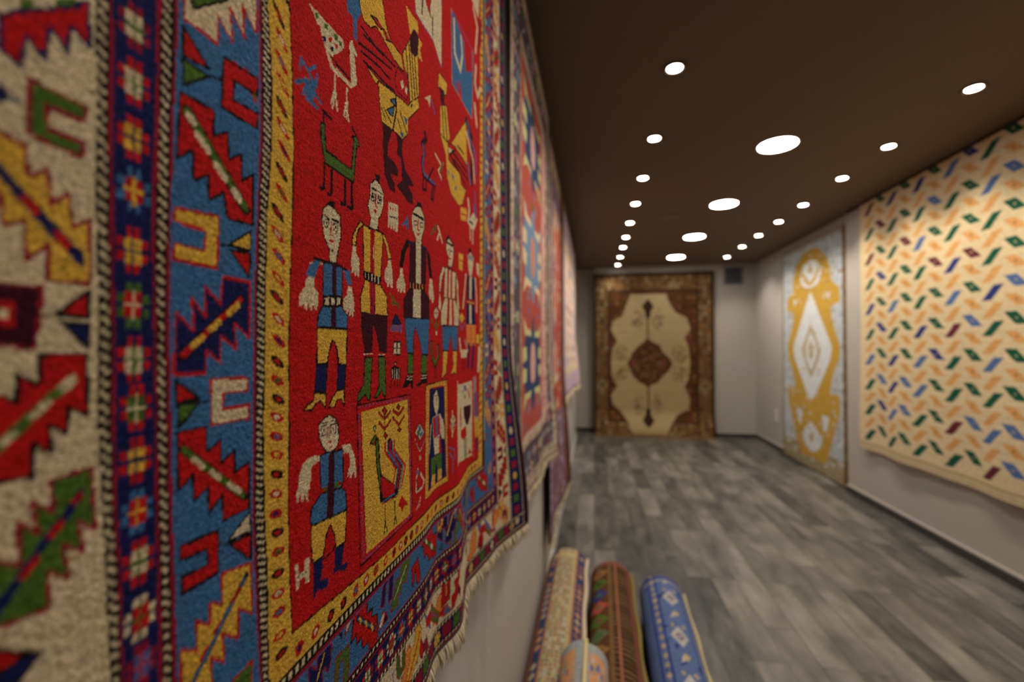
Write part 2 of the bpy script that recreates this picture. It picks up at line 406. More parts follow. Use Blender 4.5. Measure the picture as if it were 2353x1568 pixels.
0 2 -1 6301 1009 6399 1014 6478 776 6467 671 6402 665 6361 742 6321 697 6275 753 6263 832
0 1 -1 5544 851 6119 897 6120 818 5544 770
1 9 32 5589 839 5589 794
1 9 33 5691 850 5691 798
1 9 34 5796 857 5797 806
1 9 35 5905 864 5906 815
1 9 37 6018 874 6019 821
0 7 1 5567 764 6082 814 6275 713 6289 428 5386 388 5384 618 5470 680
0 2 -1 5691 780 5952 803 5955 410 5685 402
0 4 1 5407 384 6289 422 6252 -96 6007 -88 5905 122 5767 286 5696 118 5696 -75 5492 -64
0 6 1 5514 -73 5696 -84 5686 -349 5505 -330
0 6 1 5982 -88 6207 -111 6179 -368 5955 -355
0 1 -1 5483 -348 5672 -359 5686 -543 5640 -539 5581 -462 5483 -507 5347 -499
0 1 -1 5965 -361 6207 -375 6207 -510 6006 -495 5903 -534 5766 -498 5954 -462
1 2 10 5505 -367 5654 -380
1 2 11 5492 -398 5654 -417
1 2 10 5980 -381 6179 -393
1 2 11 5980 -420 6168 -428
1 1 48 7036 1739 7164 1837 7428 1747
0 2 1 7058 1732 7179 1813 7436 1756 7437 1583 7354 1362 7153 1343 7167 1494 7044 1594
1 1 37 7058 1721 7413 1732
1 1 19 7130 1612 7202 1628
1 1 23 7277 1620 7375 1634
1 0 29 7239 1636 7225 1529
1 0 28 7181 1479 7277 1488
0 2 1 6991 1303 7316 1313 7566 1303 7529 841 6946 806
0 0 -1 7110 1301 7205 1299 7171 820 7085 815
0 0 -1 7286 1308 7377 1305 7365 829 7274 824
0 2 1 6888 1302 7005 1283 6836 1079 6772 863 6714 863 6725 1105
0 2 -1 6739 859 6812 683 6761 581 6683 617 6708 759
0 2 1 7566 1295 7731 1138 7715 940 7819 654 7651 713 7633 979
0 2 1 6994 812 7513 833 7776 651 7735 385 6815 357 6813 596
0 0 -1 7135 816 7245 823 7210 372 7067 369
0 0 -1 7335 826 7434 831 7491 378 7360 377
0 4 1 6848 347 7702 376 7644 -43 7403 -37 7283 241 7168 -41 6883 -35
0 3 1 6883 -46 7133 -47 7058 -327 7056 -405 6833 -485 6896 -320
0 3 1 7402 -56 7644 -50 7565 -450 7445 -415 7243 -454 7413 -296
0 1 -1 8388 1907 8558 1944 8589 1869 8389 1828
0 2 1 8321 1748 8518 1868 8745 1805 8746 1667 8612 1392 8440 1384 8341 1593
1 11 89 8340 1738 8724 1768
0 5 -1 8275 1358 8876 1410 8824 951 8268 925
0 2 -1 8460 1374 8622 1385 8593 946 8442 944
1 2 70 8199 1359 8109 1036 8020 746
1 2 86 8877 1382 8988 1058 8990 747
0 9 1 8249 902 8825 915 8825 859 8249 845
0 5 -1 8231 838 8803 857 8947 470 8205 446
0 2 -1 8443 837 8604 847 8606 467 8445 464
0 9 -1 8233 440 8936 461 8893 34 8276 42
1 0 40 8546 388 8576 38
1 5 137 8424 32 8366 -332
1 5 142 8766 25 8685 -371
0 2 -1 4941 1705 5217 1750 5200 1413 4922 1399
0 0 -1 4993 1697 5009 1624 4979 1615
0 0 -1 5061 1706 5077 1635 5046 1626
0 0 -1 5126 1716 5142 1647 5111 1638
0 0 -1 4980 1480 4996 1410 4966 1406
0 0 -1 5047 1490 5063 1411 5033 1407
0 0 -1 5120 1502 5137 1414 5106 1409
1 1 15 4969 1542 5178 1573
0 4 -1 5288 1521 5427 1620 5505 1719 5529 1540 5471 1520 5436 1578 5342 1527
1 6 36 6354 1672 6549 1868 6501 1740
1 2 47 6655 1868 6852 1669
1 2 46 6720 1794 6625 1664
1 6 25 4995 634 5261 485
1 6 24 5033 613 5053 517 5208 548
0 5 1 5054 311 5150 412 5320 292 5043 278
0 10 -1 5010 271 5332 287 5333 197 5010 194
1 0 19 5055 270 5055 191
1 0 19 5120 273 5120 193
1 0 20 5190 277 5191 196
1 0 20 5262 280 5263 198
0 2 1 5094 76 5292 72 5280 -82 5084 -76
1 1 31 5191 74 5184 -77
1 1 14 5087 -1 5284 -7
0 2 1 5122 -168 5173 -174 5153 -219
0 1 -1 5021 -238 5122 -206 5281 -249 5281 -386 5032 -361
1 2 18 5058 -256 5070 -355
1 2 19 5123 -251 5123 -359
1 2 20 5185 -254 5185 -366
1 2 20 5245 -261 5241 -370
1 1 17 5040 -370 5003 -473
1 1 18 5123 -375 5108 -482
1 1 19 5201 -381 5213 -491
1 1 20 5273 -386 5273 -496
0 2 1 6583 644 6709 544 6585 404 6451 514
1 0 31 6583 609 6585 430
1 0 14 6480 517 6697 537
1 6 26 6392 418 6586 293 6801 465
1 6 43 6585 409 6586 261
0 2 -1 6562 250 6624 252 6624 199 6562 197
1 1 84 6395 80 6409 -135 6550 -263 6704 -119 6670 30
1 6 53 6395 70 6415 -135 6550 -242 6691 -119 6652 19
1 1 24 6520 -283 6511 -449
1 1 24 6594 -286 6585 -453
0 3 9 7850 2529 8259 2622 8241 2386 7860 2307
1 0 25 7877 2424 8240 2491
0 3 9 7744 1682 8023 1709 7971 1399 7755 1407
1 0 22 7779 1565 7988 1580
1 2 108 8354 2816 8433 2654 8356 2418
0 2 -1 8337 2413 8741 2696 9071 2644 8796 2358 8515 2321
1 5 45 8435 2440 8689 2455
1 2 59 8485 2305 8516 2111
1 2 63 8690 2345 8691 2069
0 3 -1 7760 551 7931 638 8111 549 7932 449
1 4 28 7760 477 7959 338 8158 474
1 2 70 7801 158 7868 -39 8068 -155 8336 -42
0 2 -1 7869 -27 8336 -42 8241 -184 7884 -176
1 11 66 8160 140 8306 -21
1 1 37 7975 -191 7972 -417
1 1 39 8115 -194 8117 -425
0 3 -1 8972 280 9222 273 9203 84 8978 96
0 2 -1 8963 1734 9214 1752 9192 1472 9020 1517
0 2 -1 9147 41 9345 12 9227 -509 9097 -502
0 10 -1 8793 2929 8959 2612 8904 2597 8740 2801
1 10 64 8846 3143 8958 2698
0 2 1 3682 -623 3756 -603 3858 -649 3905 -734 3923 -841 3884 -923 3782 -954 3717 -924 3653 -861 3607 -780 3595 -669
1 1 5 3634 -682 3725 -689 3732 -779 3652 -774 3634 -682
1 1 5 3779 -700 3865 -704 3871 -779 3791 -778 3779 -700
1 1 7 3651 -664 3740 -669
1 1 6 3779 -665 3858 -672
0 1 -1 3672 -716 3687 -719 3687 -746 3672 -743
0 1 -1 3820 -730 3834 -732 3834 -757 3820 -755
1 0 15 3758 -719 3759 -809
0 0 -1 3724 -839 3770 -834 3808 -854 3770 -861
1 0 6 3738 -910 3804 -906
0 4 1 3619 -938 3738 -935 3850 -954 3991 -959 3999 -1264 3971 -1321 3637 -1271
0 2 -1 3616 -932 3623 -976 3504 -1005 3482 -1185 3450 -1204 3464 -1278 3441 -1276 3422 -1219 3400 -1212 3395 -1261 3368 -1252 3364 -1195 3346 -1189 3333 -1252 3306 -1243 3297 -1173 3328 -1127 3339 -1030 3383 -952 3475 -917
0 2 -1 3966 -921 4116 -935 4223 -1106 4241 -1291 4211 -1290 4192 -1236 4171 -1231 4158 -1285 4124 -1272 4119 -1224 4093 -1250 4073 -1231 4093 -1183 4123 -1150 4104 -1024 4016 -1004
0 0 -1 3636 -1230 3763 -1244 3764 -1286 3637 -1275
0 6 -1 3688 -1238 3763 -1246 3764 -1286 3699 -1285
0 6 -1 3853 -1241 3922 -1252 3923 -1306 3853 -1285
0 0 -1 3922 -1242 3975 -1267 3975 -1303 3923 -1291
0 4 1 3637 -1275 3971 -1321 4045 -1383 4064 -1562 3520 -1513 3490 -1467 3499 -1365
0 7 -1 3760 -949 3850 -960 3838 -1546 3728 -1537
0 3 1 3500 -1503 4064 -1562 4040 -1858 3882 -1856 3858 -1719 3789 -1604 3725 -1665 3705 -1779 3663 -1834 3527 -1828 3502 -1669
0 0 1 3763 -1619 3800 -1608 3823 -1680 3869 -1723 3859 -1846 3685 -1868 3708 -1708
0 5 -1 3533 -1832 3670 -1839 3674 -1900 3645 -2030 3761 -2064 3747 -2130 3666 -2126 3585 -2077 3581 -2140 3536 -2128
0 5 -1 3864 -1863 4025 -1865 4001 -1960 3983 -2049 4097 -2076 4057 -2124 3967 -2107 3955 -2081 3850 -2076
0 2 -1 3293 -1731 3334 -1739 3343 -1837 3410 -1838 3418 -1746 3487 -1756 3489 -1954 3432 -1944 3428 -1891 3344 -1871 3340 -1949 3304 -1933
0 5 -1 3330 -1833 3353 -1842 3353 -1865 3330 -1856
0 5 -1 3381 -1840 3402 -1848 3402 -1871 3382 -1863
0 5 -1 3424 -1845 3446 -1850 3447 -1877 3424 -1868
0 0 1 4245 -575 5594 -603 5656 -2206 4330 -2232
0 3 -1 4334 -658 5505 -660 5582 -2139 4459 -2162
0 6 1 4631 -947 4722 -1018 4690 -1073 4517 -1022
0 0 -1 4647 -996 4664 -1067 4584 -1036
0 10 -1 4273 -592 4300 -595 4300 -612 4273 -608
0 10 -1 4345 -594 4372 -597 4373 -614 4345 -611
0 10 -1 4419 -596 4448 -599 4448 -617 4419 -613
0 10 -1 4496 -598 4525 -601 4525 -619 4496 -615
0 10 -1 4575 -600 4605 -603 4605 -621 4575 -618
0 10 -1 4656 -602 4687 -606 4687 -624 4656 -620
0 10 -1 4740 -604 4772 -608 4772 -627 4740 -623
0 10 -1 4827 -606 4860 -610 4860 -629 4827 -625
0 10 -1 4917 -609 4951 -613 4951 -632 4917 -628
0 10 -1 5010 -611 5045 -615 5045 -635 5010 -631
0 10 -1 5106 -614 5143 -618 5143 -638 5106 -634
0 10 -1 5206 -617 5244 -621 5244 -641 5206 -637
0 10 -1 5309 -619 5349 -624 5349 -644 5309 -640
0 10 -1 5416 -622 5457 -627 5457 -648 5416 -643
0 10 -1 5528 -625 5570 -630 5570 -651 5528 -646
0 10 -1 5530 -673 5573 -677 5572 -699 5530 -694
0 10 -1 5532 -720 5575 -725 5575 -747 5532 -741
0 10 -1 5534 -768 5577 -773 5577 -795 5534 -789
0 10 -1 5536 -815 5579 -821 5579 -843 5536 -837
0 10 -1 5538 -863 5581 -869 5581 -890 5538 -884
0 10 -1 5541 -910 5583 -917 5583 -938 5540 -932
0 10 -1 5543 -958 5585 -965 5585 -986 5543 -979
0 10 -1 5545 -1006 5587 -1013 5587 -1034 5545 -1027
0 10 -1 5547 -1053 5589 -1061 5589 -1082 5547 -1075
0 10 -1 5549 -1101 5591 -1109 5591 -1130 5549 -1122
0 10 -1 5551 -1149 5593 -1157 5593 -1178 5551 -1170
0 10 -1 5553 -1196 5595 -1205 5595 -1226 5553 -1218
0 10 -1 5555 -1244 5597 -1253 5597 -1274 5555 -1265
0 10 -1 5557 -1292 5599 -1301 5599 -1322 5557 -1313
0 10 -1 5559 -1340 5601 -1349 5601 -1371 5559 -1361
0 10 -1 5561 -1387 5603 -1397 5603 -1419 5561 -1409
0 10 -1 5563 -1435 5605 -1445 5605 -1467 5563 -1456
0 10 -1 5565 -1483 5607 -1493 5607 -1515 5565 -1504
0 10 -1 5567 -1531 5609 -1542 5609 -1563 5566 -1552
0 10 -1 5569 -1578 5611 -1590 5611 -1611 5568 -1600
0 10 -1 5570 -1626 5613 -1638 5613 -1659 5570 -1648
0 10 -1 5572 -1674 5615 -1686 5615 -1707 5572 -1695
0 10 -1 5574 -1722 5617 -1734 5617 -1756 5574 -1743
0 10 -1 5576 -1770 5619 -1782 5618 -1804 5576 -1791
0 10 -1 5578 -1818 5621 -1831 5620 -1852 5578 -1839
0 10 -1 5580 -1866 5622 -1879 5622 -1900 5580 -1887
0 10 -1 5582 -1914 5624 -1927 5624 -1949 5582 -1935
0 10 -1 5584 -1962 5626 -1975 5626 -1997 5584 -1983
0 10 -1 5586 -2010 5628 -2024 5628 -2045 5585 -2031
0 10 -1 5587 -2058 5630 -2072 5630 -2093 5587 -2079
0 10 -1 5589 -2106 5632 -2120 5631 -2142 5589 -2127
0 10 -1 5591 -2154 5634 -2169 5633 -2190 5591 -2175
0 10 -1 5509 -2156 5550 -2171 5550 -2192 5509 -2177
0 10 -1 5429 -2158 5469 -2173 5469 -2194 5429 -2179
0 10 -1 5351 -2160 5390 -2175 5390 -2196 5351 -2181
0 10 -1 5275 -2162 5313 -2177 5313 -2197 5275 -2183
0 10 -1 5201 -2165 5238 -2179 5238 -2199 5201 -2185
0 10 -1 5129 -2167 5165 -2181 5165 -2201 5129 -2186
0 10 -1 5059 -2169 5094 -2183 5094 -2202 5059 -2188
0 10 -1 4990 -2171 5025 -2184 5025 -2204 4990 -2190
0 10 -1 4924 -2172 4957 -2186 4957 -2205 4924 -2191
0 10 -1 4859 -2174 4891 -2188 4891 -2207 4859 -2193
0 10 -1 4795 -2176 4827 -2189 4827 -2208 4795 -2195
0 10 -1 4733 -2178 4764 -2191 4764 -2209 4733 -2196
0 10 -1 4672 -2180 4703 -2193 4703 -2211 4672 -2198
0 10 -1 4613 -2181 4643 -2194 4643 -2212 4613 -2199
0 10 -1 4555 -2183 4584 -2195 4584 -2213 4555 -2200
0 10 -1 4498 -2184 4527 -2197 4527 -2214 4498 -2201
0 10 -1 4442 -2185 4470 -2198 4470 -2215 4442 -2202
0 10 -1 4387 -2186 4415 -2199 4415 -2216 4387 -2203
0 10 -1 4384 -2147 4412 -2160 4412 -2177 4384 -2164
0 10 -1 4381 -2108 4409 -2120 4409 -2138 4382 -2125
0 10 -1 4379 -2069 4406 -2081 4406 -2099 4379 -2087
0 10 -1 4376 -2031 4403 -2042 4403 -2060 4376 -2048
0 10 -1 4373 -1992 4401 -2003 4401 -2021 4373 -2009
0 10 -1 4370 -1953 4398 -1964 4398 -1982 4370 -1970
0 10 -1 4367 -1914 4395 -1925 4395 -1943 4367 -1932
0 10 -1 4365 -1876 4392 -1887 4392 -1904 4365 -1893
0 10 -1 4362 -1837 4389 -1848 4389 -1865 4362 -1854
0 10 -1 4359 -1799 4386 -1809 4387 -1826 4359 -1816
0 10 -1 4356 -1760 4384 -1770 4384 -1787 4356 -1777
0 10 -1 4353 -1722 4381 -1731 4381 -1749 4354 -1739
0 10 -1 4351 -1683 4378 -1693 4378 -1710 4351 -1700
0 10 -1 4348 -1645 4375 -1654 4375 -1671 4348 -1662
0 10 -1 4345 -1606 4372 -1615 4372 -1632 4345 -1623
0 10 -1 4342 -1568 4369 -1577 4370 -1594 4342 -1585
0 10 -1 4339 -1529 4367 -1538 4367 -1555 4340 -1546
0 10 -1 4337 -1491 4364 -1500 4364 -1517 4337 -1508
0 10 -1 4334 -1453 4361 -1461 4361 -1478 4334 -1470
0 10 -1 4331 -1415 4358 -1423 4358 -1440 4331 -1432
0 10 -1 4328 -1376 4355 -1384 4356 -1401 4328 -1393
0 10 -1 4326 -1338 4353 -1346 4353 -1363 4326 -1355
0 10 -1 4323 -1300 4350 -1308 4350 -1325 4323 -1317
0 10 -1 4320 -1262 4347 -1269 4347 -1286 4320 -1279
0 10 -1 4317 -1224 4344 -1231 4344 -1248 4317 -1241
0 10 -1 4314 -1186 4341 -1193 4342 -1210 4315 -1203
0 10 -1 4312 -1148 4339 -1154 4339 -1172 4312 -1165
0 10 -1 4309 -1110 4336 -1116 4336 -1133 4309 -1127
0 10 -1 4306 -1072 4333 -1078 4333 -1095 4306 -1089
0 10 -1 4303 -1034 4330 -1040 4330 -1057 4304 -1051
0 10 -1 4301 -996 4328 -1002 4328 -1019 4301 -1013
0 10 -1 4298 -959 4325 -964 4325 -981 4298 -975
0 10 -1 4295 -921 4322 -926 4322 -943 4295 -938
0 10 -1 4292 -883 4319 -888 4319 -905 4293 -900
0 10 -1 4290 -845 4316 -850 4317 -867 4290 -862
0 10 -1 4287 -808 4314 -812 4314 -829 4287 -824
0 10 -1 4284 -770 4311 -774 4311 -791 4284 -787
0 10 -1 4281 -732 4308 -736 4308 -753 4282 -749
0 10 -1 4279 -695 4305 -699 4306 -716 4279 -712
0 10 -1 4276 -657 4303 -661 4303 -678 4276 -674
1 1 93 4680 -1033 4714 -1315 4798 -1600 4799 -1694
1 6 46 4680 -1040 4714 -1315 4791 -1583
0 0 1 4764 -1413 5213 -1694 5147 -1782 4832 -1705 4785 -1612
1 1 43 4832 -1736 5213 -1752
1 4 25 4832 -1733 5213 -1747
1 0 12 4799 -1756 5213 -1794
1 1 121 4987 -1111 4988 -1208 5272 -1458 5174 -1699
1 0 32 4881 -1089 4881 -1184 5155 -1444 5072 -1652
1 4 33 4941 -1093 4941 -1189 5225 -1454 5136 -1679
1 0 34 5005 -1099 4998 -1194 5284 -1461 5201 -1690
1 4 34 5064 -1102 5061 -1200 5361 -1463 5272 -1712
1 0 32 5117 -1108 5110 -1210 5428 -1480 5320 -1709
0 2 1 4592 -865 4630 -842 4662 -878 4631 -910
1 1 20 4877 -1790 4884 -1989 4851 -2117
1 1 17 4884 -1989 4937 -2120
1 1 22 5128 -1833 5136 -2017 5110 -2106
1 1 19 5143 -2003 5185 -2118
1 1 35 4726 -727 4862 -809 5004 -750
1 0 20 4726 -727 4862 -809 5004 -750
1 1 39 4734 -836 4863 -928 5012 -849
1 0 23 4734 -836 4863 -928 5012 -849
0 0 1 4854 -674 4914 -730 4862 -770 4803 -715
0 0 1 4880 -970 4940 -1013 4891 -1044 4835 -994
1 1 17 4862 -770 4870 -976
1 1 46 5086 -745 5233 -816 5376 -750
1 0 26 5086 -745 5233 -816 5376 -750
1 1 40 5086 -836 5241 -935 5397 -857
1 0 23 5086 -836 5241 -935 5397 -857
0 0 1 5225 -685 5286 -721 5233 -756 5174 -719
0 0 1 5253 -966 5306 -1006 5261 -1035 5206 -993
0 0 -1 5212 -1920 5331 -1823 5526 -2009 5392 -1972 5342 -2037 5291 -1955
0 3 1 6156 -530 7086 -515 7063 -2137 6103 -2139
0 5 0 6306 -594 6957 -601 7008 -2052 6244 -2059
0 2 1 6497 -698 6620 -633 6714 -763 6717 -902 6635 -1039 6533 -951 6468 -798
1 1 12 6540 -723 6684 -728
1 0 25 6610 -752 6612 -857
0 0 2 6441 -1041 6584 -1032 6777 -1023 6780 -1351 6498 -1360
0 4 -1 6584 -1021 6673 -1034 6681 -1353 6605 -1343
0 2 -1 6748 -1019 6893 -1131 6958 -1274 6945 -1447 6837 -1404 6779 -1264
0 0 -1 6736 -1385 6792 -1374 6838 -1643 6740 -1621
0 2 -1 6498 -1360 6736 -1381 6729 -1618 6548 -1602
0 6 -1 6384 -1625 6838 -1643 6849 -1883 6707 -1868 6602 -1715 6568 -1884 6387 -1869
0 3 -1 6423 -1879 6588 -1896 6573 -2062 6390 -2038
0 3 -1 6692 -1869 6849 -1883 6849 -2039 6695 -2035
0 0 -1 6204 -550 6245 -554 6245 -572 6204 -568
0 0 -1 6330 -551 6373 -554 6373 -573 6330 -569
0 0 -1 6462 -551 6506 -555 6506 -574 6462 -570
0 0 -1 6595 -552 6641 -555 6641 -574 6596 -571
0 0 -1 6729 -551 6773 -555 6773 -574 6729 -571
0 0 -1 6863 -551 6907 -554 6907 -574 6863 -570
0 0 -1 6998 -550 7044 -553 7043 -573 6997 -570
0 0 -1 6999 -599 7044 -603 7044 -623 6999 -619
0 0 -1 7000 -649 7045 -653 7045 -673 7000 -669
0 0 -1 7002 -698 7046 -703 7046 -723 7001 -718
0 0 -1 7003 -748 7047 -752 7046 -772 7002 -768
0 0 -1 7004 -797 7048 -802 7047 -822 7003 -817
0 0 -1 7005 -847 7048 -852 7048 -872 7004 -867
0 0 -1 7006 -896 7049 -902 7048 -922 7005 -916
0 0 -1 7007 -946 7049 -951 7049 -971 7006 -966
0 0 -1 7007 -995 7050 -1001 7049 -1021 7007 -1015
0 0 -1 7008 -1045 7050 -1051 7050 -1071 7008 -1065
0 0 -1 7009 -1094 7051 -1100 7050 -1120 7009 -1114
0 0 -1 7010 -1144 7051 -1150 7050 -1170 7009 -1164
0 0 -1 7011 -1193 7051 -1200 7051 -1220 7010 -1213
0 0 -1 7011 -1243 7052 -1250 7051 -1269 7011 -1263
0 0 -1 7012 -1292 7052 -1299 7051 -1319 7011 -1312
0 0 -1 7012 -1342 7052 -1349 7051 -1369 7012 -1362
0 0 -1 7013 -1391 7052 -1398 7052 -1418 7012 -1411
0 0 -1 7014 -1441 7053 -1448 7052 -1468 7013 -1460
0 0 -1 7014 -1490 7053 -1498 7052 -1517 7013 -1510
0 0 -1 7015 -1539 7053 -1547 7052 -1567 7014 -1559
0 0 -1 7015 -1589 7053 -1597 7052 -1617 7014 -1609
0 0 -1 7015 -1638 7053 -1646 7052 -1666 7015 -1658
0 0 -1 7016 -1688 7053 -1696 7052 -1716 7015 -1707
0 0 -1 7016 -1737 7053 -1745 7052 -1765 7016 -1757
0 0 -1 7017 -1786 7053 -1795 7052 -1815 7016 -1806
0 0 -1 7017 -1836 7053 -1844 7052 -1864 7016 -1855
0 0 -1 7017 -1885 7053 -1894 7052 -1914 7017 -1905
0 0 -1 7018 -1934 7053 -1943 7052 -1963 7017 -1954
0 0 -1 7018 -1983 7053 -1993 7052 -2012 7017 -2003
0 0 -1 7018 -2033 7053 -2042 7053 -2062 7018 -2053
0 0 -1 7019 -2082 7053 -2091 7053 -2111 7018 -2102
0 0 -1 6932 -2092 6965 -2102 6965 -2121 6931 -2112
0 0 -1 6844 -2102 6880 -2112 6880 -2132 6844 -2121
0 0 -1 6750 -2109 6787 -2119 6787 -2139 6751 -2128
0 0 -1 6656 -2114 6695 -2126 6696 -2145 6656 -2133
0 0 -1 6537 -2111 6584 -2125 6584 -2144 6537 -2129
0 0 -1 6412 -2104 6466 -2121 6467 -2140 6412 -2123
0 0 -1 6281 -2095 6331 -2110 6331 -2129 6281 -2112
0 0 -1 6163 -2088 6209 -2103 6209 -2120 6163 -2105
0 0 -1 6164 -2044 6210 -2059 6210 -2076 6164 -2062
0 0 -1 6166 -2001 6211 -2015 6211 -2033 6165 -2018
0 0 -1 6167 -1957 6212 -1971 6212 -1989 6167 -1975
0 0 -1 6168 -1914 6214 -1927 6214 -1945 6168 -1932
0 0 -1 6170 -1870 6215 -1883 6215 -1901 6170 -1888
0 0 -1 6171 -1827 6216 -1839 6216 -1857 6171 -1844
0 0 -1 6172 -1783 6217 -1795 6217 -1813 6172 -1801
0 0 -1 6174 -1740 6218 -1751 6218 -1769 6174 -1757
0 0 -1 6175 -1696 6220 -1707 6219 -1725 6175 -1714
0 0 -1 6176 -1652 6221 -1663 6221 -1681 6176 -1670
0 0 -1 6178 -1609 6222 -1619 6222 -1637 6177 -1626
0 0 -1 6179 -1565 6223 -1575 6223 -1593 6179 -1582
0 0 -1 6180 -1521 6224 -1531 6224 -1549 6180 -1539
0 0 -1 6181 -1477 6225 -1487 6225 -1505 6181 -1495
0 0 -1 6183 -1433 6226 -1443 6226 -1461 6182 -1451
0 0 -1 6184 -1389 6227 -1399 6227 -1416 6184 -1407
0 0 -1 6185 -1346 6228 -1354 6228 -1372 6185 -1363
0 0 -1 6186 -1302 6229 -1310 6229 -1328 6186 -1319
0 0 -1 6187 -1258 6230 -1266 6230 -1284 6187 -1275
0 0 -1 6189 -1214 6231 -1222 6231 -1239 6188 -1231
0 0 -1 6190 -1170 6232 -1177 6232 -1195 6190 -1187
0 0 -1 6191 -1126 6233 -1133 6233 -1151 6191 -1143
0 0 -1 6192 -1081 6234 -1088 6234 -1106 6192 -1099
0 0 -1 6193 -1037 6235 -1044 6235 -1062 6193 -1055
0 0 -1 6194 -993 6236 -1000 6236 -1017 6194 -1011
0 0 -1 6195 -949 6237 -955 6237 -973 6195 -967
0 0 -1 6196 -905 6238 -911 6238 -929 6196 -923
0 0 -1 6197 -861 6239 -866 6239 -884 6197 -878
0 0 -1 6198 -816 6240 -822 6240 -840 6198 -834
0 0 -1 6199 -772 6241 -777 6241 -795 6199 -790
0 0 -1 6200 -728 6242 -732 6242 -750 6200 -746
0 0 -1 6201 -684 6242 -688 6242 -706 6201 -701
0 0 -1 6202 -639 6243 -643 6243 -661 6202 -657
0 0 -1 6203 -595 6244 -599 6244 -617 6203 -613
1 2 31 6378 -1133 6296 -1520
0 2 0 7626 -566 8829 -568 9003 -2247 7510 -2028
1 0 99 7704 -601 8750 -602 8934 -2217 7588 -2024
0 0 -1 7824 -1004 7865 -1207 7825 -1472 8288 -1452 8330 -1668 8061 -1679 7816 -1593 7760 -1192
0 7 -1 8044 -1069 8673 -1108 8654 -1323 8448 -1479 8248 -1419 8065 -1237
1 1 71 8127 -1692 8179 -2074
1 1 77 8307 -1729 8338 -2088
1 7 26 7986 -773 8153 -942 8333 -779
0 10 -1 8067 -704 8223 -691 8258 -798 8119 -798
1 0 53 8391 -810 8518 -956 8610 -749
0 0 -1 8530 -2054 8648 -1946 8883 -2108
1 11 145 8940 -637 8963 -891
1 10 190 8999 -965 9070 -1441
1 3 115 9024 -1448 9099 -1787
1 3 117 9185 -1472 9252 -1800
1 5 83 9168 -1885 9226 -2098
0 2 1 5913 -1027 6078 -1176 5920 -1274 5742 -1119
0 4 -1 5912 -1055 5973 -1123 5911 -1150 5848 -1101
0 6 -1 5799 -1129 5872 -1105 5921 -1170 5846 -1194
0 4 -1 5973 -1142 6041 -1173 5946 -1232 5896 -1184
1 2 15 5741 -1220 5917 -1415 6116 -1284
1 5 7 5750 -1231 5918 -1396 6104 -1292
0 5 2 5917 -1472 5957 -1506 5926 -1527 5891 -1488
1 2 38 5840 -1640 5782 -1754 5789 -1922 5987 -1926 6069 -1854 5938 -1723
0 4 -1 5783 -1644 5864 -1637 5888 -1718 5792 -1701
1 5 18 5791 -1757 5798 -1906 5961 -1900
1 2 10 5809 -2150 5933 -2023 5880 -2156
1 2 16 5776 -2157 5906 -2108
0 2 1 7318 -1081 7470 -1220 7310 -1333 7191 -1188
0 6 -1 7314 -1127 7390 -1196 7306 -1229 7244 -1174
0 4 -1 7292 -1227 7371 -1251 7300 -1297
1 2 16 7186 -1267 7289 -1422 7443 -1298
1 2 39 7306 -1056 7273 -1464
1 10 31 7127 -1617 7359 -1712 7346 -1848
1 10 37 7149 -1712 7283 -1856 7237 -2050
0 5 8 3596 -2568 3791 -2589 3823 -2608 3815 -2824 3774 -2889 3754 -2898 3714 -2825 3675 -2843 3677 -3035 3563 -2951 3500 -2904 3471 -2648 3598 -2757
1 1 34 3712 -2699 3581 -2877
1 3 20 3703 -2704 3599 -2857
0 6 8 3889 -2862 4114 -2875 4127 -2995 4095 -3345 4014 -3285 4033 -2958 3944 -2958 3914 -3187 3849 -3140
0 7 1 3864 -2599 3996 -2605 3986 -2733
0 2 8 4043 -2768 4076 -2628 4209 -2629 4101 -2729
0 0 1 4221 -2610 4442 -2614 4484 -2718 4471 -2791 4596 -2793 4568 -2874 4698 -2921 4700 -3161 4686 -3222 4516 -3197 4515 -3101 4380 -3095 4365 -2968 4262 -2981 4261 -2878 4155 -2900 4197 -2711
0 4 1 4272 -2697 4311 -2720 4655 -3022 4655 -3078 4598 -3036 4260 -2735
1 3 35 4324 -2753 4350 -2801
1 3 37 4444 -2863 4472 -2913
1 3 40 4569 -2964 4598 -3022
0 5 8 4832 -2679 4943 -2587 5110 -2606 5059 -2945 4960 -2951 4960 -2862 4992 -2671 4911 -2704 4865 -2928 4772 -2891
0 6 8 5457 -2608 5596 -2586 5534 -2773 5455 -2931 5323 -2912 5304 -3013 5214 -2981 5214 -3105 5026 -3092 5042 -2996 5127 -2890 5161 -2785 5268 -2806 5305 -2667
1 2 14 5456 -2737 5127 -2981
0 2 8 4729 -3080 4834 -2983 4944 -3031 4774 -3135
0 7 8 4834 -3114 4896 -3004 4961 -3129
0 3 1 5638 -2537 5852 -2523 5741 -2665 5699 -2630
0 0 1 5614 -2860 5826 -2805 5911 -3122 5843 -3158 5779 -3126 5738 -2919 5674 -3106 5632 -3110
0 0 1 5945 -2542 6187 -2530 6250 -2647 6468 -2677 6501 -2786 6656 -2810 6664 -3107 6540 -3168 6477 -3082 6249 -3052 6184 -2912 6064 -2930 6016 -2731 5942 -2734
1 1 81 6018 -2643 6568 -3026
1 6 52 6018 -2643 6568 -3026
1 2 50 6123 -2713 6185 -2758
1 2 67 6395 -2894 6474 -2947
0 3 8 6700 -2630 6743 -2606 6745 -2745 6811 -2750 6824 -2554 6898 -2559 6885 -2777 6704 -2848
0 5 8 7077 -2723 7211 -2602 7247 -2825 7352 -2820 7262 -2979 7148 -2999 7144 -3101 6989 -3122 6933 -3059 6992 -2960 6954 -2864 7073 -2846
1 3 33 7204 -2705 7010 -2987
0 6 -1 7412 -2799 7613 -2827 7470 -3080 7359 -3059
0 6 1 6771 -3113 6835 -3040 6877 -3157
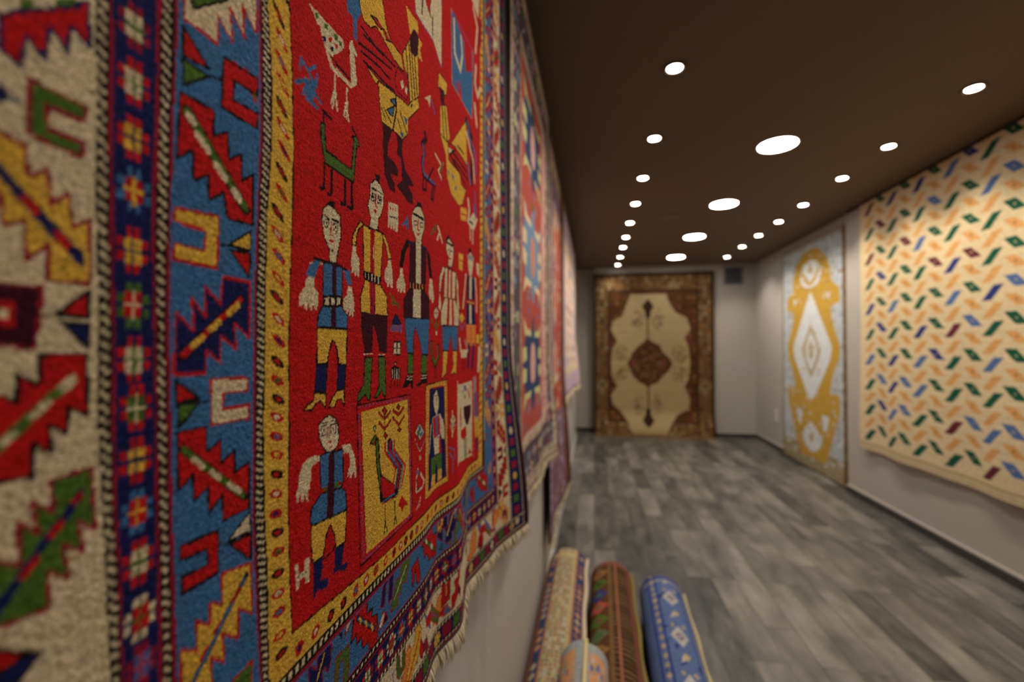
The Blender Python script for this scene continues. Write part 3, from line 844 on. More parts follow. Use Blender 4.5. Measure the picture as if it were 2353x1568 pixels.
0 6 8 5179 -3701 5267 -3744 5268 -3915 5322 -3921 5340 -3744 5422 -3717 5414 -3968 5250 -4012 5180 -3947
0 3 0 5732 -3694 5860 -3702 5953 -3844 5903 -3952 5859 -4097 5649 -4210 5569 -4269 5453 -4195 5490 -4052 5568 -3990 5569 -3892 5690 -3886
1 0 32 5881 -3835 5530 -4225
0 8 5 6003 -4085 6143 -4031 6288 -4325 6054 -4349 6108 -4206 6003 -4191
0 0 -1 6109 -3795 6369 -3799 6495 -3986 6327 -3998 6109 -3920
0 6 0 6411 -3730 6680 -3995 6798 -4099 6721 -4234 6417 -3996
0 10 0 6494 -3909 6720 -4096 6681 -4113 6461 -3938
0 0 1 6857 -3691 6946 -3694 6945 -3936 7015 -3951 6999 -3719 7089 -3700 7067 -4019 6838 -4041
0 0 8 7347 -3652 7445 -3676 7388 -3842 7335 -3923 7330 -4069 7189 -4206 7118 -4210 7120 -4004 7238 -3980 7198 -3793 7340 -3798
0 4 0 6894 -4172 6979 -4055 7117 -4231 6877 -4203
0 0 0 6759 -4137 6945 -4058 6894 -4192
0 9 0 8978 -3893 9132 -3770 9236 -3943 9241 -4159 9052 -4264 8768 -4215 8839 -4093 8983 -4026
0 0 1 9336 -4010 9505 -3913 9611 -4092 9577 -4244 9494 -4183 9472 -4064 9373 -4187
0 10 0 9296 -3698 9432 -3639 9504 -3830 9368 -3887
0 10 4 9645 -3688 9946 -3939 9984 -4096 9754 -3895
0 9 0 10326 -3843 10581 -3749 10652 -3834 10494 -4083 10119 -4148
0 5 0 10778 -3999 10921 -3891 11048 -4059 11009 -4172 10915 -3983 10839 -4144
0 2 10 8664 -3839 8863 -3821 8917 -4102 8765 -4137
"""
PAL = dict(R=(.52,.012,.012), K=(.012,.009,.008), W=(.68,.56,.35), Y=(.72,.42,.055), B=(.052,.155,.33), N=(.012,.016,.085),
           G=(.075,.15,.022), D=(.05,.008,.016), P=(.30,.012,.032), O=(.75,.24,.05), L=(.14,.12,.30), A=(.33,.31,.28), T=(.05,.13,.16))
CODES = 'RKWYBNGDPOLAT'

class Canvas:
    """a field of knots: U across, V up (metres); every knot holds the number of its wool colour"""
    def __init__(s, U, V, bg):
        s.U, s.V = U, V
        s.c = np.full((len(V), len(U)), CODES.index(bg), np.uint8)
    def box(s, u0, u1, v0, v1, pad=0):
        i0, i1 = np.searchsorted(s.U, [u0-pad, u1+pad]); j0, j1 = np.searchsorted(s.V, [v0-pad, v1+pad])
        return slice(j0, j1), slice(i0, i1)
    def rect(s, c, u0, u1, v0, v1):
        s.c[s.box(u0, u1, v0, v1)] = CODES.index(c)
    def poly(s, c, p):
        p = np.asarray(p, float); sl = s.box(p[:,0].min(), p[:,0].max(), p[:,1].min(), p[:,1].max())
        u = s.U[sl[1]][None, :]; v = s.V[sl[0]][:, None]
        if u.size == 0 or v.size == 0: return
        m = np.zeros((v.size, u.size), bool); q = np.roll(p, -1, 0)
        for (a, b), (d, e) in zip(p, q):
            if b == e: continue
            m ^= ((b > v) != (e > v)) & (u < (d-a)*(v-b)/(e-b)+a)
        s.c[sl][m] = CODES.index(c)
    def line(s, c, w, p):
        p = np.asarray(p, float); h = w/2
        for (a, b), (d, e) in zip(p[:-1], p[1:]):
            sl = s.box(min(a, d), max(a, d), min(b, e), max(b, e), h)
            u = s.U[sl[1]][None, :]; v = s.V[sl[0]][:, None]
            if u.size == 0 or v.size == 0: continue
            L = (d-a)**2+(e-b)**2+1e-12
            t = np.clip(((u-a)*(d-a)+(v-b)*(e-b))/L, 0, 1)
            m = (u-a-t*(d-a))**2+(v-b-t*(e-b))**2 <= h*h
            s.c[sl][m] = CODES.index(c)
    def outl(s, c, o, w, p):
        s.poly(c, p)
        if o: s.line(o, w, list(p)+[p[0]])
    def band(s, c, lo, hi, v0=-9, v1=9):       # vertical stripe between two wavering edges
        a = np.interp(s.V, [p[1] for p in lo], [p[0] for p in lo]) if not np.isscalar(lo) else np.full(len(s.V), lo)
        b = np.interp(s.V, [p[1] for p in hi], [p[0] for p in hi]) if not np.isscalar(hi) else np.full(len(s.V), hi)
        m = (s.U[None, :] >= a[:, None]) & (s.U[None, :] < b[:, None]) & (s.V[:, None] >= v0) & (s.V[:, None] < v1)
        s.c[m] = CODES.index(c)
    def barber(s, p0, p1, w, pitch=.0052, col='W', bg='K', sl=.17):   # black cord with white dashes
        p0, p1 = np.array(p0), np.array(p1); L = np.linalg.norm(p1-p0); d = (p1-p0)/L; n = np.array([-d[1], d[0]])
        s.line(bg, w, [p0, p1])
        k = 0.0
        while k < L:
            c = p0+d*k
            s.poly(col, [c-n*w*.30-d*pitch*(.25+sl), c+n*w*.30-d*pitch*(.25-sl), c+n*w*.30+d*pitch*(.25+sl), c-n*w*.30+d*pitch*(.25-sl)]); k += pitch
    def flower(s, cu, cv, a, b, pet, cen, cross):
        for du in (-1, 1):
            for dv in (-1, 1):
                s.rect(pet, cu+du*.24*a-.16*a, cu+du*.24*a+.16*a, cv+dv*.72*b-.22*b, cv+dv*.72*b+.22*b)
                s.rect(pet, cu+du*.76*a-.2*a, cu+du*.76*a+.2*a, cv+dv*.27*b-.19*b, cv+dv*.27*b+.19*b)
        s.rect(cen, cu-.5*a, cu+.5*a, cv-.52*b, cv+.52*b)
        s.rect(cross, cu-.07*a, cu+.07*a, cv-.62*b, cv+.62*b); s.rect(cross, cu-.6*a, cu+.6*a, cv-.06*b, cv+.06*b)
    def ops(s, ops, f=lambda u, v: (u, v), sel=None, swap={}):
        for k, c, x, p in ops:
            if sel and not sel(p): continue
            c = swap.get(c, c); q = [f(u, v) for u, v in p]
            if k == 'P':
                s.poly(c, q)
                if x != '-': s.line(swap.get(x, x), .0017, q+[q[0]])
            else: s.line(c, max(x, .0011), q)

def read_ops(text):
    """each line: 0 filled shape or 1 line; colour number; outline colour number (-1 none) or line width; then u v pairs, all in tenths of a millimetre"""
    r = []
    for l in text.strip().split('\n'):
        n = [int(i) for i in l.split()]; q = [i/1e4 for i in n[3:]]; p = list(zip(q[::2], q[1::2]))
        r.append(('P', CODES[n[1]], CODES[n[2]] if n[2] >= 0 else '-', p) if n[0] == 0 else ('L', CODES[n[1]], n[2]/1e4, p))
    return r

def figure_rug():
    U = np.concatenate([np.arange(.06, .33, .0011), np.arange(.33, 1.215, .00135)])
    V = np.concatenate([np.arange(-.466, .93, .0012), np.arange(.93, 1.25, .005)])
    k = Canvas(U, V, 'W')
    wA=[(.1808,-.9),(.1808,-.26),(.1788,-.20),(.1883,-.1648),(.185,-.104),(.1809,-.0373),(.1808,-.004),(.1801,.0295),(.1786,.0671),(.1779,.1003),(.1778,.1338),(.1773,.1672)]
    wA=[(.190,-.3)]+wA[3:]
    A1=[(.195,-.3),(.1937,-.1686),(.1922,-.1309),(.191,-.1067),(.1888,-.0824),(.1873,-.0384),(.1869,-.0041),(.1861,.0303),(.1846,.069),(.1842,.1032),(.1836,.172)]
    N0=[(.196,-.3),(.1947,-.1693),(.1936,-.1317),(.1925,-.1074),(.1907,-.0831),(.189,-.0387),(.1886,-.0041),(.1876,.0304),(.186,.104),(.1853,.1732)]
    N1=[(.215,-.3),(.2136,-.1828),(.2122,-.1164),(.2108,-.0902),(.2102,-.0423),(.209,-.0045),(.2077,.0331),(.2068,.0757),(.2075,.1138),(.2086,.1526),(.2077,.19)]
    B0=[(.218,-.3),(.2163,-.1847),(.2151,-.1436),(.2126,-.0909),(.2114,-.0425),(.2105,-.0045),(.2093,.0333),(.2095,.0765),(.2098,.1149),(.2102,.1535),(.2109,.1928)]
    B1=[(.223,-.3),(.2221,-.1889),(.2211,-.147),(.2187,-.0931),(.2172,-.0434),(.2159,-.0046),(.2158,.0342),(.2165,.0787),(.2164,.1179),(.2185,.1586),(.2185,.2)]
    F0=[(.226,-.3),(.2251,-.191),(.2237,-.1485),(.2212,-.0939),(.2198,-.0438),(.2184,-.0046),(.2179,.0345),(.2186,.1189),(.2204,.1598),(.2211,.2)]
    C0=[(.2939,-.2402),(.2894,-.1851),(.2871,-.1507),(.2848,-.1166),(.2847,-.0547),(.2848,-.0058),(.2849,.0433),(.287,.1001),(.2891,.151),(.2885,.2012),(.2866,.25)]
    C1=[(.3004,-.2416),(.2993,-.1907),(.2978,-.1556),(.2949,-.1202),(.293,-.0561),(.2939,-.006),(.2939,.0445),(.2954,.1026),(.2995,.1557),(.2986,.2073),(.2936,.2557)]
    Y1=[(.3268,-.2258),(.3231,-.1794),(.321,-.1295),(.3212,-.0608),(.3198,-.0064),(.3208,.0481),(.3234,.1112),(.3237,.1668),(.3213,.2212),(.3174,.2739)]
    sh = lambda L, d: [(u+d, v) for u, v in L]
    T = 1.0                                        # top of the field; the borders mirror above it
    bt = dict(f=-.2315, y=-.2515, s=-.263, r=-.2675, b=-.3205, s2=-.3305, n=-.3625, s3=-.371, w=-.4275, s4=-.434, st=-.4565)
    ymir = lambda v: T+(bt['f']-v)*.9
    OPS = read_ops(RUG_OPS)
    # outer guard with little stars, all round
    for (a0, a1, b0, b1) in ((.06, 1.215, -.466, bt['w']), (.06, 1.215, ymir(bt['w']), 1.25), (.06, .112, -.466, 1.25), (1.1205, 1.215, -.466, 1.25)):
        k.rect('N', a0, a1, b0, b1)
    def stars(pts):
        for i, (cu, cv) in enumerate(pts):
            c = ('W','R','G','R','Y','P','G','P')[i % 8]
            if c in 'WY':
                for t in (0, math.pi/4, math.pi/2, math.pi*.75):
                    k.line(c, .0042, [(cu-.009*math.cos(t), cv-.009*math.sin(t)), (cu+.009*math.cos(t), cv+.009*math.sin(t))])
                k.rect('N', cu-.001, cu+.001, cv-.001, cv+.001)
            else: k.rect('P' if c == 'R' else c, cu-.012, cu+.012, cv-.009, cv+.009)
    stars([(1.153, v) for v in np.arange(-.44, 1.24, .0285)]); stars([(.09, v) for v in np.arange(-.44, 1.24, .0285)])
    stars([(u, -.445) for u in np.arange(.10, 1.15, .0285)]); stars([(u, 1.225) for u in np.arange(.10, 1.15, .0285)])
    for u, w in ((.108, .006), (1.1245, .008), (1.184, .008)): k.barber((u, -.46), (u, 1.24), w, .008)
    for v, w in ((-.4305, .007), (-.4585, .0055), (ymir(-.4305), .007)): k.barber((.07, v), (1.2, v), w, .0095)
    k.rect('R', .06, 1.215, -.4635, -.4615)
    # white band
    k.band('W', .112, wA); k.rect('W', .112, 1.1195, bt['w'], -.20); k.rect('W', 1.054, 1.1195, bt['w'], ymir(bt['w'])); k.rect('W', .112, 1.1195, .9, ymir(bt['w']))
    left = lambda p: max(q[0] for q in p) < .1812
    for d in (.405, .81): k.ops(OPS, lambda u, v: (u, v+d), left)
    k.ops(OPS, sel=left)
    blue = lambda p: min(q[0] for q in p) > .2165 and max(q[0] for q in p) < .2925
    for d in (-.20, .21, .62, 1.03):               # the same leaves and hooks, mirrored, in the right white band
        k.ops(OPS, lambda u, v: (1.1195-(u-.219)*.95, (v*1.0+d-.02)), lambda p: blue(p) and -.2 < np.mean([q[1] for q in p]) < .21, dict(W='D', N='P'))
    # navy flower guard
    rr = ('B','W','Y','W','Y','G','W','R','Y','B','W','D','L')
    U0, U1 = .1945, 1.054
    k.rect('P', .185, 1.056, bt['s3'], -.20); k.rect('P', 1.02, 1.056, -.366, ymir(bt['s3'])); k.rect('P', .185, 1.056, ymir(-.20), ymir(bt['s3']))
    k.band('K', wA, A1, -.372, 9); k.band('P', A1, N0, -.36); k.band('N', N0, N1, -.36); k.band('P', N1, B0, -.36); k.band('K', B0, B1, -.33); k.band('P', B1, F0, -.32)
    k.rect('N', .20, 1.049, bt['n']+.0015, bt['s2']-.0015); k.rect('N', 1.031, 1.049, bt['n'], ymir(bt['n']))
    k.rect('W', .186, 1.06, bt['s3']-.0015, bt['s3'])
    def dashes(lo, hi, v0, v1, pitch=.0062):
        for v in np.arange(v0, v1, pitch):
            a = np.interp(v, [p[1] for p in lo], [p[0] for p in lo]); b = np.interp(v, [p[1] for p in hi], [p[0] for p in hi]); w = b-a
            k.poly('W', [(a+w*.12, v+pitch*.34), (a+w*.12, v+pitch*.72), (b-w*.16, v+pitch*.18), (b-w*.16, v-pitch*.24)])
    dashes(wA, A1, -.372, 1.2); dashes(B0, B1, -.33, 1.2)
    KINDS = [('P','W','G'),('R','W','G'),('R','Y','N'),('B','R','Y'),('R','Y','N'),('G','R','W'),('R','W','G'),('R','G','W'),('R','Y','N'),('B','R','Y'),('R','W','G'),('W','R','G'),('P','L','R')]
    fl=[(.1958,.1681),(.1958,.139),(.1958,.1099),(.1965,.0827),(.1962,.0514),(.1969,.023),(.1976,-.005),(.199,-.0303),(.1995,-.0576),(.2003,-.0844),(.2015,-.1115),(.2027,-.1412),(.2038,-.1662)]
    fl = [(.204, -.1662-.0277*i) for i in range(5, 0, -1)][::-1][::-1] + fl[::-1]; fl = [(u, v) for u, v in fl]
    n = len(fl)
    for i, (u, v) in enumerate(fl): k.flower(u+.0005, v-.001, .0088, .0125, *KINDS[(12-(i-5)) % 13])
    for i in range(36): k.flower(.1963, .1681+.0283*(i+1), .0088, .0125, *KINDS[(-i-1) % 13])
    for i, v in enumerate(np.arange(-.34, 1.1, .0285)): k.flower(1.040, v, .0085, .0125, *KINDS[(i*3) % 13])
    def bottom_guards():
        k.rect('W', .2, 1.054, bt['w'], bt['s3'])
        for d in (-.36, .33): k.ops(OPS, lambda u, v: (u+d, v), lambda p: bw(p) and max(q[0] for q in p)+d < 1.06)
        k.ops(OPS, sel=bw)
        k.rect('P', .222, 1.03, bt['s3'], bt['b']); k.rect('N', .222, 1.049, bt['n']+.0015, bt['s2']-.0015)
        for i, u in enumerate(np.arange(.232, 1.04, .0272)): k.flower(u, -.3465, .0118, .0125, *KINDS[(i*5) % 13])
        k.barber((.224, -.3255), (1.03, -.3255), .0075, .0082, sl=.05); k.barber((.20, -.3668), (1.055, -.3668), .0072, .0085, sl=.05)
        k.barber((.07, -.4305), (1.2, -.4305), .007, .0095)
    # blue band
    k.band('B', F0, C0, bt['b'], ymir(bt['b'])); k.rect('B', .224, 1.0235, bt['b'], bt['r']); k.rect('B', .968, 1.0235, bt['b'], ymir(bt['b']))
    k.rect('B', .224, 1.0235, ymir(bt['r']), ymir(bt['b']))
    k.rect('L', .226, 1.0235, bt['b'], bt['b']+.0022); k.rect('P', .226, 1.03, bt['b']-.0015, bt['b'])
    for d in (.41, .82): k.ops(OPS, lambda u, v: (u, v+d), blue)
    k.ops(OPS, sel=blue)
    for d in (0, .41, .82): k.ops(OPS, lambda u, v: (1.0235-(u-.219)*.8, v+d+.03), blue)
    bb = lambda p: -.327 < np.mean([q[1] for q in p]) < -.262
    for d in (.32, -.125): k.ops(OPS, lambda u, v: (u+d, v), lambda p: bb(p) and max(q[0] for q in p) > (.60 if d > 0 else .40) - (.32 if d > 0 else 0) and (d > 0 or max(q[0] for q in p) < .45) and max(q[0] for q in p) < 1.02-d)
    bw = lambda p: np.mean([q[1] for q in p]) < -.355
    k.ops(OPS, sel=bb)
    bottom_guards()
    # yellow band, cords and field
    k.rect('K', .295, .964, bt['s'], 0); k.rect('K', .9, .964, 0, ymir(bt['s']))
    k.rect('P', .297, .967, bt['r']+.0013, bt['s']); k.rect('L', .3, .968, bt['r'], bt['r']+.0013)
    k.band('P', sh(C0, -.002), C0, -.262, 1.05); k.band('L', sh(C0, -.0032), sh(C0, -.002), -.262, 1.05)
    k.band('K', C0, C1, -.262, ymir(bt['s'])); dashes(C0, C1, -.255, 1.01, .0052)
    k.barber((.300, -.2573), (.96, -.2573), .0085, .0082, sl=.03)
    k.rect('Y', .302, .952, bt['y'], -.2); k.band('Y', C1, Y1, -.2435, ymir(bt['y'])); k.rect('Y', .925, .952, bt['y'], ymir(bt['y'])); k.rect('Y', .3, .952, T, ymir(bt['y']))
    for v in np.arange(-.25, 1.02, .0075): k.line('K', .0028, [(.9525, v), (.9585, v-.004)])
    k.band('R', Y1, .925, -.226, T)
    k.poly('R', [(.3268,-.224),(.359,-.227),(.40,-.2305),(.432,-.2325),(.477,-.2345),(.513,-.234),(.562,-.2315),(.926,-.2315),(.926,.5),(.327,.5)])
    k.line('K', .0014, [(u, v) for u, v in Y1]+[(.321, T)]); k.line('K', .0015, [(.3268,-.2258),(.359,-.227),(.40,-.2305),(.432,-.2325),(.477,-.2345),(.513,-.234),(.562,-.2315),(.926,-.2315)])
    k.line('K', .002, [(.926, -.23), (.926, T), (.32, T)])
    OV = ['RW','RB','RY','KR','RW','RN','KR','RG']
    ov=[(.3109,.2754),(.3056,.2531),(.3089,.2362),(.3091,.2191),(.3109,.2029),(.3095,.185),(.3113,.1687),(.3131,.1522),(.3101,.1349),(.3103,.1189),(.3058,.1026),(.306,.0861),(.3077,.0696),(.3071,.0526),(.3058,.0382),(.3075,.0221),(.3085,.0053),(.3071,-.0104),(.3073,-.0245),(.3082,-.0388),(.3068,-.0522),(.3068,-.0667),(.307,-.0803),(.3071,-.0951),(.3065,-.1096),(.3066,-.1244),(.3085,-.1393),(.3096,-.1539),(.3098,-.1705),(.3099,-.1854),(.311,-.2001),(.3121,-.2179),(.314,-.2328)]
    typ = 'KR KR RW RB RY KR RW RN KR RG KR RW RB RY KR RW RN KR RG KR RW RB RY KR RW RN KR RG KR RW RB RY KR'.split()
    ov = list(ov)+[(.309, .2754+.0165*(i+1)) for i in range(43)]
    def oval(u, v, t, hu, hv, sk):
        def ring(q): return [(u+hu*q*math.cos(a), v+hv*q*math.sin(a)-sk*q*math.cos(a)) for a in np.linspace(0, 2*math.pi, 12)[:-1]]
        k.poly(t[0], ring(1)); k.poly(t[1], ring(.5))
    for i, (u, v) in enumerate(ov):
        sk = np.interp(v, [-.23, 0, .1, .27], [.0, .0035, .005, .0065])
        oval(u, v, typ[i] if i < len(typ) else OV[i % 8], .0074, .0036, sk)
    for i, u in enumerate([.3357,.3575,.3809,.4016,.4243,.4453,.4665,.4894,.511,.5288,.5439,.5619,.5789,.5973,.622]+list(np.arange(.642, .93, .0205))):
        oval(u, -.2425, OV[(i*3+5) % 8], .0055, .0058, -.001)
    for i, v in enumerate(np.arange(-.215, 1.0, .0165)): oval(.9385, v, OV[i % 8], .009, .0036, -.003)
    inner = lambda p: min(q[0] for q in p) > .318 and min(q[1] for q in p) > -.236
    k.ops(OPS, sel=inner)
    k.ops(OPS, lambda u, v: (u, v+.78), lambda p: inner(p) and max(q[0] for q in p) < .62 and max(q[1] for q in p) < .2)
    # overcast selvedge
    k.rect('K', .06, .063, -.47, 1.25); k.rect('D', 1.192, 1.215, -.47, 1.25); k.rect('K', 1.205, 1.215, -.47, 1.25)
    return k

# ------------------------------------------------------------------ cloth builders
def grid_obj(name, U, V, c, pos, material, parent=None, jitter=0, tone=.07, seed=3, flip=False):
    """one carpet surface, a vertex per knot: pos(U, V) gives x, y, z arrays"""
    nu, nv = len(U), len(V); g = np.random.default_rng(seed)
    uu, vv = np.meshgrid(U, V); P = np.stack(pos(uu, vv), -1).reshape(-1, 3)
    if jitter: P += g.normal(0, jitter, P.shape)
    i = np.arange(nu*nv).reshape(nv, nu); a, b, d, e = i[:-1, :-1].ravel(), i[:-1, 1:].ravel(), i[1:, 1:].ravel(), i[1:, :-1].ravel()
    q = np.stack([a, e, d, b] if flip else [a, b, d, e], 1).astype(np.int32); n = len(q)
    me = bpy.data.meshes.new(name); me.vertices.add(len(P)); me.vertices.foreach_set('co', P.astype(np.float32).ravel())
    me.loops.add(n*4); me.loops.foreach_set('vertex_index', q.ravel()); me.polygons.add(n)
    me.polygons.foreach_set('loop_start', np.arange(0, n*4, 4, dtype=np.int32)); me.polygons.foreach_set('loop_total', np.full(n, 4, np.int32))
    me.polygons.foreach_set('use_smooth', np.ones(n, bool)); me.update(calc_edges=True)
    if c is not None:
        col = np.array([PAL[k] for k in CODES])[c] if c.ndim == 2 else c
        col = col.reshape(-1, 3)*np.clip(1+g.normal(0, tone, (nu*nv, 1)), .6, 1.5)
        ab = (1+g.normal(0, tone*.45, (nv, 1))).repeat(nu, 1).reshape(-1, 1)              # every row dyed a little differently
        at = me.color_attributes.new('wool', 'FLOAT_COLOR', 'POINT')
        at.data.foreach_set('color', np.concatenate([col*ab, np.ones((nu*nv, 1))], 1).astype(np.float32).ravel())
    me.materials.append(material)
    o = bpy.data.objects.new(name, me); C.objects.link(o)
    if parent: o.parent = parent
    return o
def tube(name, path, r, material, parent, n=8):
    v, f = [], []; P = [Vector(p) for p in path]
    for k, p in enumerate(P):
        t = (P[min(k+1, len(P)-1)]-P[max(k-1, 0)]).normalized(); a = t.orthogonal().normalized(); b = t.cross(a)
        if k and (a.dot(pa) < .9): a = (pa-t*pa.dot(t)).normalized(); b = t.cross(a)
        pa = a
        v += [p+a*r*math.cos(2*math.pi*i/n)+b*r*math.sin(2*math.pi*i/n) for i in range(n)]
    for k in range(len(P)-1): f += [(k*n+i, k*n+(i+1) % n, (k+1)*n+(i+1) % n, (k+1)*n+i) for i in range(n)]
    f += [tuple(range(n))[::-1], tuple((len(P)-1)*n+i for i in range(n))]
    return mesh_obj(name, [tuple(p) for p in v], f, material, parent, True)
def fringe(name, roots, length, w, material, parent, out=(0, 0, 0), seed=1, side=(0, 1, 0)):
    """hanging warp ends: roots are the points on the hem"""
    g = random.Random(seed); mb = MB(); S = Vector(side); O = Vector(out)
    for p in roots:
        p = Vector(p); L = length*g.uniform(.7, 1.15); dy = g.uniform(-.3, .3)*L; do = g.uniform(-.05, .35)*L; ww = w*g.uniform(.6, 1)
        pts = []
        for k, t in enumerate((0, .35, .7, 1)):
            c = p+Vector((0, 0, -L*t))+S*dy*t*t+O*do*math.sin(t*2.2); pts.append((c, ww*(1, 1.1, .8, .25)[k]))
        v = []
        for c, h in pts: v += [c-S*h/2, c+O*h*.5, c+S*h/2, c-O*h*.5]
        f = [(k*4+i, k*4+(i+1) % 4, k*4+4+(i+1) % 4, k*4+4+i) for k in range(3) for i in range(4)]
        mb.add(v, f)
    return mb.build(name, material, parent, True)

def sm(t): t = np.clip(t, 0, 1); return t*t*(3-2*t)

# ------------------------------------------------------------------ the room
def struct(name, mb, m): return tag(mb.build(name, m), kind='structure')
T_ = .12
f = MB(); f.box(XN-T_, XR2+T_, YF-T_, YN+T_, -.08, 0); struct('floor', f, M_floor)
c = MB(); c.box(XN-T_, XR2+T_, YF-T_, YN+T_, ZC, ZC+.1); struct('ceiling', c, M_ceil)
w = MB(); w.box(XL-T_-.2, XL, YF, YW, 0, ZC); struct('wall_left', w, M_wall)
w = MB(); w.box(XN-T_, XN, YW, YN, 0, ZC); struct('wall_left_niche', w, M_wall)
w = MB(); w.box(XN, .02, YN, YN+T_, 0, ZC); struct('wall_back_niche', w, M_wall)
w = MB(); w.box(.02, XR2, YB, YN+T_, 0, ZC); struct('wall_back', w, M_wall)
w = MB(); w.box(XR, XR2+T_, YF, 4.95, 0, ZC); struct('wall_right', w, M_wall)
w = MB(); w.box(XR2, XR2+T_, 4.95, YB, 0, ZC); struct('wall_right_far', w, M_wall)
w = MB(); w.box(XL-T_, XR2+T_, YF-T_, YF, 0, ZC); struct('wall_front', w, M_wall)
def base(name, x0, x1, y0, y1, cap):
    b = MB(); b.box(x0, x1, y0, y1, 0, .062); o = struct(name, b, M_trim)
    k = MB(); k.box(*cap, .0622, .078); struct(name.replace('baseboard', 'lit_edge'), k, M_cap)  # pale strip: light on the baseboard's top edge put into the colour
base('baseboard_right', XR-.014, XR, YF, 4.95, (XR-.011, XR, YF, 4.95))
base('baseboard_right_far', XR2-.014, XR2, 4.951, YB-.014, (XR2-.010, XR2, 4.951, YB-.014))
base('baseboard_back', .02, XR2-.0145, YB-.014, YB, (.02, XR2-.0145, YB-.010, YB))
base('baseboard_niche', XN+.001, .019, YN-.014, YN, (XN+.001, .019, YN-.010, YN))
b = MB(); b.box(XL, XL+.012, YF, YW, 0, .085); struct('baseboard_left', b, M_cap)
b = MB(); b.box(XL, XL+.022, YF, YW, EYE+1.262, EYE+1.292); b.box(XL, XL+.008, YF, YW, EYE+1.292, EYE+1.31); o = b.build('hanging_rail', M_rail)
tag(o, 'dark carpet hanging rail running along the top of the left wall under the ceiling', 'rail')
b = MB(); b.box(XR-.02, XR, YF, 4.9, EYE+1.30, EYE+1.322); o = b.build('hanging_rail', M_rail)
tag(o, 'dark carpet hanging rail above the cream chevron kilim on the right wall', 'rail')

# ------------------------------------------------------------------ ceiling lights
SPOTS_L = [.25, .90, 1.57, 2.235, 2.97, 3.65, 4.29, 4.94, 5.57, 6.13, 6.78, 7.41]
SPOTS_R = [.6, 1.3, 2.0, 2.68, 3.36, 3.93, 4.60, 5.17, 5.76, 6.36, 7.05]
PANELS = [.5, 1.78, 3.2, 4.44, 5.69, 6.92]
rank = ['nearest', 'second nearest', 'third', 'fourth', 'fifth', 'sixth', 'seventh', 'eighth', 'farthest']
proto_spot = None
def make_spot():
    t = empty('ceiling_spotlight')
    r = MB(); r.lathe([(.046, .0), (.050, -.004), (.052, -.007), (.041, -.007), (.036, -.002), (.034, .0)]); r.build('trim_ring', M_ceil, t, True)
    d = MB(); d.disc(.034, -.003, 32); d.build('lit_bulb', M_bulb, t)
    return t
def copy_tree(o, parent=None):
    c = o.copy(); C.objects.link(c); c.parent = parent
    for ch in list(o.children):
        k = ch.copy(); C.objects.link(k); k.parent = c
    return c
def beam(x, y, w, tilt, size=104, blend=.85):
    l = bpy.data.lights.new('spot_beam', 'SPOT'); l.energy = w; l.color = (1, .88, .74); l.spot_size = math.radians(size); l.spot_blend = blend; l.shadow_soft_size = .03
    o = bpy.data.objects.new('spot_beam', l); C.objects.link(o); o.location = (x, y, ZC-.03); o.rotation_euler = (0, tilt, 0)
proto = make_spot()
for row, ys, x, vis, side in ((0, SPOTS_L, .38, 3, 'left'), (1, SPOTS_R, 1.91, 3, 'right')):
    for i, y in enumerate(ys):
        o = proto if (row == 0 and i == 0) else copy_tree(proto)
        o.location = (x, y, ZC)
        j = i-vis; n = len(ys)-vis
        if j < 0: tag(o, 'small recessed spotlight of the %s row, %s beyond the top edge of the view' % (side, ('third', 'second', 'first')[j+3]), 'spotlight', 'spotlights of the %s ceiling row' % side)
        else:
            rk = 'farthest' if j == n-1 else rank[j]
            tag(o, '%s visible small round spotlight of the %s ceiling row, lit' % (rk, side), 'spotlight', 'spotlights of the %s ceiling row' % side)
        beam(x, y, (SPOT_NEAR if (row == 0 and y < 1.5) else 9. if y > 7.2 else SPOT_W), math.radians(14 if row == 0 else -14))
pp = None
for i, y in enumerate(PANELS):
    if pp is None:
        pp = empty('round_panel_light')
        r = MB(); r.lathe([(.122, 0), (.124, -.005), (.120, -.009), (.113, -.007), (.113, 0)], 56); r.build('trim_ring', M_white, pp, True)
        d = MB(); d.disc(.1125, -.006, 56); d.build('diffuser', M_panel, pp); o = pp
    else: o = copy_tree(pp)
    o.location = (1.18, y, ZC)
    if i < 2: tag(o, ['large round ceiling panel light above and behind the camera', 'large round ceiling panel light just above the top edge of the view'][i], 'ceiling light', 'large round panel lights')
    else: tag(o, ['largest and nearest round panel light in the middle of the ceiling', 'second round panel light in the middle of the ceiling', 'third round panel light in the middle of the ceiling', 'farthest round panel light, smallest of the middle row'][i-2], 'ceiling light', 'large round panel lights')
t = empty('ceiling_speaker', (.76, 4.78, ZC)); r = MB(); r.lathe([(.105, 0), (.107, -.004), (.100, -.008), (.094, -.006)], 48); r.build('rim', M_ceil, t, True)
d = MB(); d.disc(.095, -.005, 48); d.build('speaker_grille', mat('speaker_cloth', (.16, .12, .09), .8), t)
tag(t, 'unlit round speaker set flush in the brown ceiling between the spot row and panels', 'speaker')

